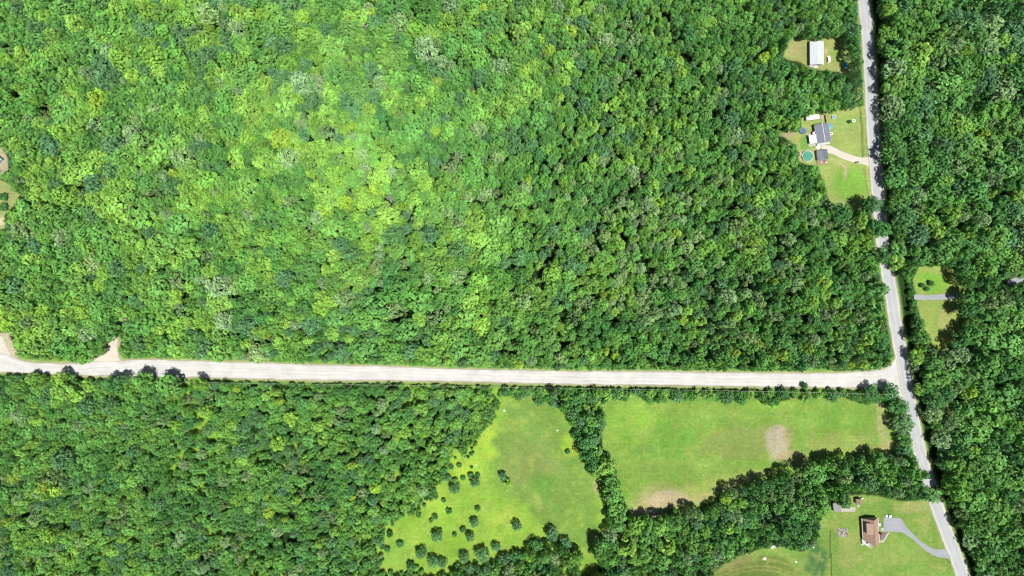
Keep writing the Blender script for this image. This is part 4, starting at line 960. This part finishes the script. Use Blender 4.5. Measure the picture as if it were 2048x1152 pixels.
# brown-roofed house
x, y = P(1742.5, 1061.5, 3.2); rt = empty('gabled_house', (x, y, 0), R(3.5), 'tan brown-roofed gabled house with a white deck on its south end', 'house')
wa, wb, wh, rs, pr = 4.7, 7.4, 2.9, 4.3, 1.4
m = MB(); m.v += [(-wa, -wb+1.2, 0), (wa, -wb, 0), (wa, wb, 0), (-wa, wb, 0), (-wa, -wb+1.2, wh), (wa, -wb, wh), (wa, wb, wh), (-wa, wb, wh), (0, -wb, wh+rs-.2), (0, wb, wh+rs-.2)]
m.f += [(0, 1, 5, 8, 4), (2, 3, 7, 9, 6), (1, 2, 6, 5), (3, 0, 4, 7), (3, 2, 1, 0)]; m.build('wall', M_TAN, rt)
m = MB(); e_ = .45; ze = wh-e_*rs/wa
m.quad3((-wa-e_, -wb+1.6, ze), (0, -wb-pr, wh+rs), (0, wb+.4, wh+rs), (-wa-e_, wb+.4, ze), .18); m.quad3((0, -wb-pr, wh+rs), (wa+e_, -wb-.9, ze), (wa+e_, wb+.4, ze), (0, wb+.4, wh+rs), .18)
ro = m.build('roof', M_BROOF, rt); m = MB(); m.tube((0, -wb-pr, wh+rs+.02), (0, wb+.4, wh+rs+.02), .13, .13, 6); m.build('ridge_cap', M_BROOF, ro)
m = MB(); m.box(-wa-e_-.12, -wa-e_+.04, -wb+1.6, wb+.4, ze-.2, ze-.02); m.box(wa+e_-.04, wa+e_+.12, -wb-.9, wb+.4, ze-.2, ze-.02); m.build('gutter', M_WHITE, ro)
# shed dormer on the west slope
zd = 5.9; m = MB(); m.v += [(-3.9, -.9, 3.2), (-3.9, 5.6, 3.2), (-3.9, 5.6, zd-.14), (-3.9, -.9, zd-.14), (-.35, -.9, 6.75), (-.35, 5.6, 6.75), (-.35, -.9, 5.9), (-.35, 5.6, 5.9)]
m.f += [(0, 1, 2, 3), (0, 3, 4, 6), (1, 7, 5, 2)]; do_ = m.build('dormer', M_TAN, rt)
m = MB(); m.quad3((-4.2, -1.2, zd), (-.12, -1.2, 7.05), (-.12, 5.9, 7.05), (-4.2, 5.9, zd), .14); m.build('dormer_roof', M_BROOF, do_)
for yy in (.6, 2.3, 4.0): m = MB(); m.box(-3.96, -3.88, yy-.5, yy+.5, 4.2, 5.2); m.build('window', M_GLASS, do_)
for yy in (-4, -1, 2, 5):
    for s_ in (-1, 1):
        m = MB(); m.box(s_*wa-.05, s_*wa+.05, yy-.6, yy+.6, .95, 2.1); f_ = m.build('window', M_WHITE, rt); m = MB(); m.box(s_*(wa+.03)-.04, s_*(wa+.03)+.04, yy-.5, yy+.5, 1.05, 2.0); m.build('pane', M_GLASS, f_)
m = MB(); m.box(wa+.6, wa+1.5, -2.6, -1.7, 0, 5.0); m.box(wa+.5, wa+1.6, -2.7, -1.6, 5.0, 5.15); c_ = m.build('chimney', M_BRICK, rt); m = MB(); m.lathe([(.2, 5.15), (.2, 5.5)], 8, (wa+1.05, -2.15)); m.build('flue', M_DARK, c_)
m = MB(); m.box(wa+.1, wa+2.0, 2.2, 4.2, 2.5, 2.62); m.box(wa+1.8, wa+1.95, 2.25, 2.4, .3, 2.5); m.box(wa+1.8, wa+1.95, 4.0, 4.15, .3, 2.5); m.box(wa+.02, wa+2.1, 2.1, 4.3, 0, .3); m.build('entrance_porch', M_DECK, rt)
m = MB(); m.box(wa-.02, wa+.08, 2.7, 3.7, .3, 2.35); dd_ = m.build('door', M_WHITE, rt); m = MB(); m.box(wa+.09, wa+.15, 3.4, 3.48, 1.2, 1.32); m.build('handle', M_DARK, dd_)
m = MB(); m.poly([(-5.4, -6.1), (-5.0, -8.6), (-.2, -11.4), (2.6, -9.2), (2.6, -7.5), (-3.5, -6.25)], .0, 1.1); dk = m.build('deck', M_DECK, rt)
m = MB()
for (p0, p1) in (((-5.4, -6.1), (-5.0, -8.6)), ((-5.0, -8.6), (-.2, -11.4)), ((-.2, -11.4), (2.6, -9.2))):
    m.tube((*p0, 2.0), (*p1, 2.0), .05)
    for k in range(9):
        t_ = k/8; u, v = p0[0]*(1-t_)+p1[0]*t_, p0[1]*(1-t_)+p1[1]*t_; m.tube((u, v, 1.1), (u, v, 2.0), .03, .03, 4)
m.build('railing', M_WHITE, dk)
m = MB(); m.box(-5.4, -4.2, -10.2, -8.9, 0, .35); m.box(-5.2, -4.1, -9.6, -8.7, .35, .7); m.build('steps', M_DECK, dk)
def local(rt_, u, v):
    c_, s_ = math.cos(rt_.rotation_euler[2]), math.sin(rt_.rotation_euler[2]); return rt_.location[0]+u*c_-v*s_, rt_.location[1]+u*s_+v*c_
lx, ly = local(rt, -2.2, -8.2); gr = empty('barbecue_grill', (lx, ly, 1.1), .5, 'dark barbecue grill in the middle of the white deck', 'grill')
m = MB(); m.box(-.55, .55, -.3, .3, .7, .95); m.build('firebox', M_DARK, gr); m = MB(); m.tube((-.55, 0, .98), (.55, 0, .98), .28, .28, 12); m.build('lid', M_DARK, gr)
for sx in (-1, 1):
    for sy in (-1, 1): m = MB(); m.box(sx*.45-.03, sx*.45+.03, sy*.22-.03, sy*.22+.03, 0, .7); m.build('leg', M_DARK, gr)
for (u, v, rz_, lb) in ((.9, -9.2, .4, 'dark deck chair nearest the eastern rail of the white deck'), (-.1, -10.0, 1.0, 'dark deck chair at the southern point of the white deck')):
    lx, ly = local(rt, u, v); c_ = empty('deck_chair', (lx, ly, 1.1), rz_, lb, 'chair', 'deck chairs')
    m = MB(); m.box(-.28, .28, -.28, .28, .38, .44); m.build('seat', M_DARK, c_); m = MB(); m.box(-.28, .28, .22, .28, .44, .95); m.build('backrest', M_DARK, c_)
    for sx in (-1, 1):
        for sy in (-1, 1): m = MB(); m.box(sx*.24-.025, sx*.24+.025, sy*.24-.025, sy*.24+.025, 0, .38); m.build('leg', M_DARK, c_)
# walk, bed and kerb in front of it
def slab(name, pts, z, mat, label=None, cat=None, kind=None):
    m = MB(); pp = [P(u, v) for u, v in pts]
    if sum(pp[i][0]*pp[(i+1) % len(pp)][1]-pp[(i+1) % len(pp)][0]*pp[i][1] for i in range(len(pp))) < 0: pp.reverse()
    m.poly(pp, .0, z); o = m.build(name, mat); return tag(o, label, cat, kind=kind)
slab('front_path', [(1761, 1056), (1768, 1055.5), (1768, 1062.5), (1761, 1062.5)], .13, M_CONC, kind='structure')
slab('curved_path', [(1760, 1081), (1766, 1080), (1775.5, 1064.5), (1779.5, 1064.8), (1768, 1084), (1760, 1085.5)], .12, M_CONC, kind='structure')
o = slab('flower_bed', [(1761, 1065), (1774.5, 1065), (1765.5, 1079.5), (1760.5, 1079.5)], .22, M_SOIL, 'mulched flower bed with greyish plants in front of the brown-roofed house', 'flower bed')
m = MB(); rr = random.Random(3)
for k in range(60):
    u, v = rr.uniform(0, 1), rr.uniform(0, 1)
    if u+v > 1: u, v = 1-u, 1-v
    px_, py_ = 1761.5+u*11+v*1.5, 1066+v*12
    q0 = P(px_, py_); r0 = rr.uniform(.1, .32); m.lathe([(r0, .2), (r0*1.1, .2+r0*.7), (r0*.4, .2+r0*1.3)], 6, q0)
m.build('low_plants', simple('greyish_plants', (.16, .13, .17), .9, .3, 2), o)
# brown shed, tank, pads and the grey shed under the tree
def small_shed(label, px, py, w, l, rz, h, rise, wall, roof):
    x, y = P(px, py, h); rt = empty('garden_shed', (x, y, 0), rz, label, 'shed'); a, b = w/2, l/2; m = MB()
    m.v += [(-a, -b, 0), (a, -b, 0), (a, b, 0), (-a, b, 0), (-a, -b, h), (a, -b, h), (a, b, h), (-a, b, h), (0, -b, h+rise-.1), (0, b, h+rise-.1)]
    m.f += [(0, 1, 5, 8, 4), (2, 3, 7, 9, 6), (1, 2, 6, 5), (3, 0, 4, 7), (3, 2, 1, 0)]; m.build('wall', wall, rt)
    m = MB(); o_ = .25; z0 = h-o_*rise/a; m.quad3((-a-o_, -b-o_, z0), (0, -b-o_, h+rise), (0, b+o_, h+rise), (-a-o_, b+o_, z0), .1); m.quad3((0, -b-o_, h+rise), (a+o_, -b-o_, z0), (a+o_, b+o_, z0), (0, b+o_, h+rise), .1); m.build('roof', roof, rt)
    m = MB(); m.box(-.7, .7, -b-.05, -b+.03, .05, 2.0); d_ = m.build('door', M_WHITE, rt); m = MB(); m.box(.5, .58, -b-.1, -b-.05, 1, 1.1); m.build('handle', M_DARK, d_); return rt
M_SHB = simple('brown_shingles', alb(186, 160, 146), .9, .1, 2, stripe=(1, .4), stripe_amt=.1)
small_shed('small brown-roofed shed on the lawn edge below the trees', 1718.3, 1003, 3.2, 3.0, R(4), 2.6, .9, M_TAN, M_SHB)
x, y = P(1716.5, 1011.2); rt = empty('wooden_ramp', (x, y, 0), R(4), 'pale wooden ramp on the south side of the small brown-roofed shed', 'ramp'); m = MB(); m.quad3((-1, -.8, .05), (1, -.8, .05), (1, .8, .35), (-1, .8, .35), .05); m.build('boards', M_WOOD, rt)
x, y = P(1724.5, 997, 1.0); rt = empty('storage_tank', (x, y, 0), R(15), 'small white storage tank behind the brown-roofed shed', 'tank')
m = MB(); m.tube((-.75, 0, .75), (.75, 0, .75), .5, .5, 16); m.build('tank', M_WHITE, rt)
for s_ in (-.45, .45): m = MB(); m.box(s_-.1, s_+.1, -.35, .35, 0, .35); m.build('foot', M_CONC, rt)
small_shed('grey-roofed shed half hidden under the dark green tree', 1674.5, 1014.5, 4.2, 5.0, R(8), 2.4, .5, M_LAP, simple('pale_grey_roof', alb(176, 176, 172), .6, .08, 1.5, stripe=(1, .6)))
slab('concrete_pad', [(1681, 1016), (1697, 1017), (1697, 1014.5), (1711.5, 1014.5), (1710, 1023.3), (1681, 1023.3)], .14, M_CONC, kind='structure')
# vegetable garden
x, y = P(1685.5, 1065.5); rt = empty('vegetable_garden', (x, y, 0), R(1), 'square vegetable garden of pale paving and small dark beds on the lawn', 'garden plot')
m = MB(); rr = random.Random(8); n_ = 8; c0 = .78
beds = MB()
for i in range(n_):
    for j in range(n_):
        u, v = -3.1+i*c0, -2.8+j*c0*.95
        if (i in (0,) and j in (0, 1)): continue
        if rr.random() < .62: m.box(u, u+.70, v, v+.62, 0, .12+.03*rr.random())
        else: beds.box(u+.04, u+.66, v+.05, v+.6, 0, .2+.2*rr.random())
m.build('paving', simple('pale_grey_paving', alb(206, 204, 200), .9, .2, 3), rt); beds.build('raised_bed', M_SOIL, rt)
# house at the left edge of the photo
x, y = P(-19, 324, 3); rt = empty('gabled_house', (x, y, 0), R(-38), 'corner of a teal-roofed house at the left edge of the photo', 'house')
m = MB(); m.box(-4, 4, -5.5, 5.5, 0, 2.8); m.build('wall', M_LAP, rt)
m = MB(); m.quad3((-4.4, -5.9, 2.6), (0, -5.9, 4.4), (0, 5.9, 4.4), (-4.4, 5.9, 2.6), .12); m.quad3((0, -5.9, 4.4), (4.4, -5.9, 2.6), (4.4, 5.9, 2.6), (0, 5.9, 4.4), .12); m.build('roof', M_TROOF, rt)
m = MB(); m.box(4.05, 7.0, -5.4, -1, 0, .5); m.build('deck', M_BDECK, rt)
# pale rocks and scraps in the fields
ROCKS = [(1008.6, 821, .75, 'white boulder in the upper left of the meadow'), (1114.5, 861, .55, 'smaller pale boulder near the meadow tree belt'),
         (1529, 1116.7, 1.25, 'round white boulder on the brown lawn near the wood'), (1592.5, 1124, .6, 'small white boulder on the darker lawn'),
         (952, 930, .35, 'tiny pale stone among the bushes of the lime meadow'), (1627, 1095, .45, 'pale stone at the foot of the wood beside the lawn')]
for k, (u, v, r_, lb) in enumerate(ROCKS):
    o = heap('boulder', lb, 'boulder', u, v, r_, r_*.9, r_*.8, M_STONE, 20+k, 'pale boulders in the grass', 14)
heap('tarpaulin_heap', 'small white tarpaulin heap at the edge of the wood beside the lawn', 'tarpaulin', 1547, 1093.5, 1.7, .9, .5, M_WHITE, 31).rotation_euler[2] = R(25)

# ------------------------------------------------------------------ power line along the gravel road
ph = 10.0; PX = [297, 543, 780, 1017, 1266, 1515, 1768]
def pole_y(px): return float(np.interp(px, GRAVEL_S[:, 0], GRAVEL_S[:, 1]))+7.5
PL = ['hidden among the trees near the spur track', 'left of the meadow where the shrubs thin out', 'midway along the wood south of the gravel road', 'above the top of the meadow', 'above the left part of the big field',
      'above the middle of the big field', 'near the road junction, with a pale crossarm']
tops = []
for px_, t_ in zip(PX, PL):
    x, y = P(px_, pole_y(px_)); rt = empty('utility_pole', (x, y, 0), 0, f'wooden utility pole {t_}', 'utility pole', 'utility poles along the gravel road')
    m = MB(); m.tube((0, 0, 0), (0, 0, ph), .17, .12, 10); m.build('pole', DEADWOOD, rt)
    m = MB(); m.box(-.06, .06, -1.1, 1.1, ph-.7, ph-.55); m.build('crossarm', M_WHITE if px_ == 1768 else DEADWOOD, rt)
    for yy in (-.9, .9): m = MB(); m.lathe([(.05, ph-.55), (.07, ph-.45), (.04, ph-.35)], 8, (0, yy)); m.build('insulator', M_CONC, rt)
    if px_ == 1768:
        m = MB(); m.tube((.35, 0, ph-2), (.35, 0, ph-1.1), .26, .26, 12); m.build('transformer', M_CONC, rt)
    tops.append((x, y))
M_WIRE = simple('wire_metal', (.55, .5, .48), .5, .05, 1)
for k, yy in enumerate((.9,)):
    m = MB()
    for (a0, a1) in zip(tops[:-1], tops[1:]):
        pr0 = None
        for i in range(13):
            t_ = i/12; p = (a0[0]*(1-t_)+a1[0]*t_, a0[1]*(1-t_)+a1[1]*t_+yy, ph-.4-4*1.3*t_*(1-t_))
            if pr0: m.tube(pr0, p, .028, .028, 4)
            pr0 = p
    tag(m.build('power_line_wire', M_WIRE), 'thin pale wire strung between the utility poles along the gravel road', 'power line')
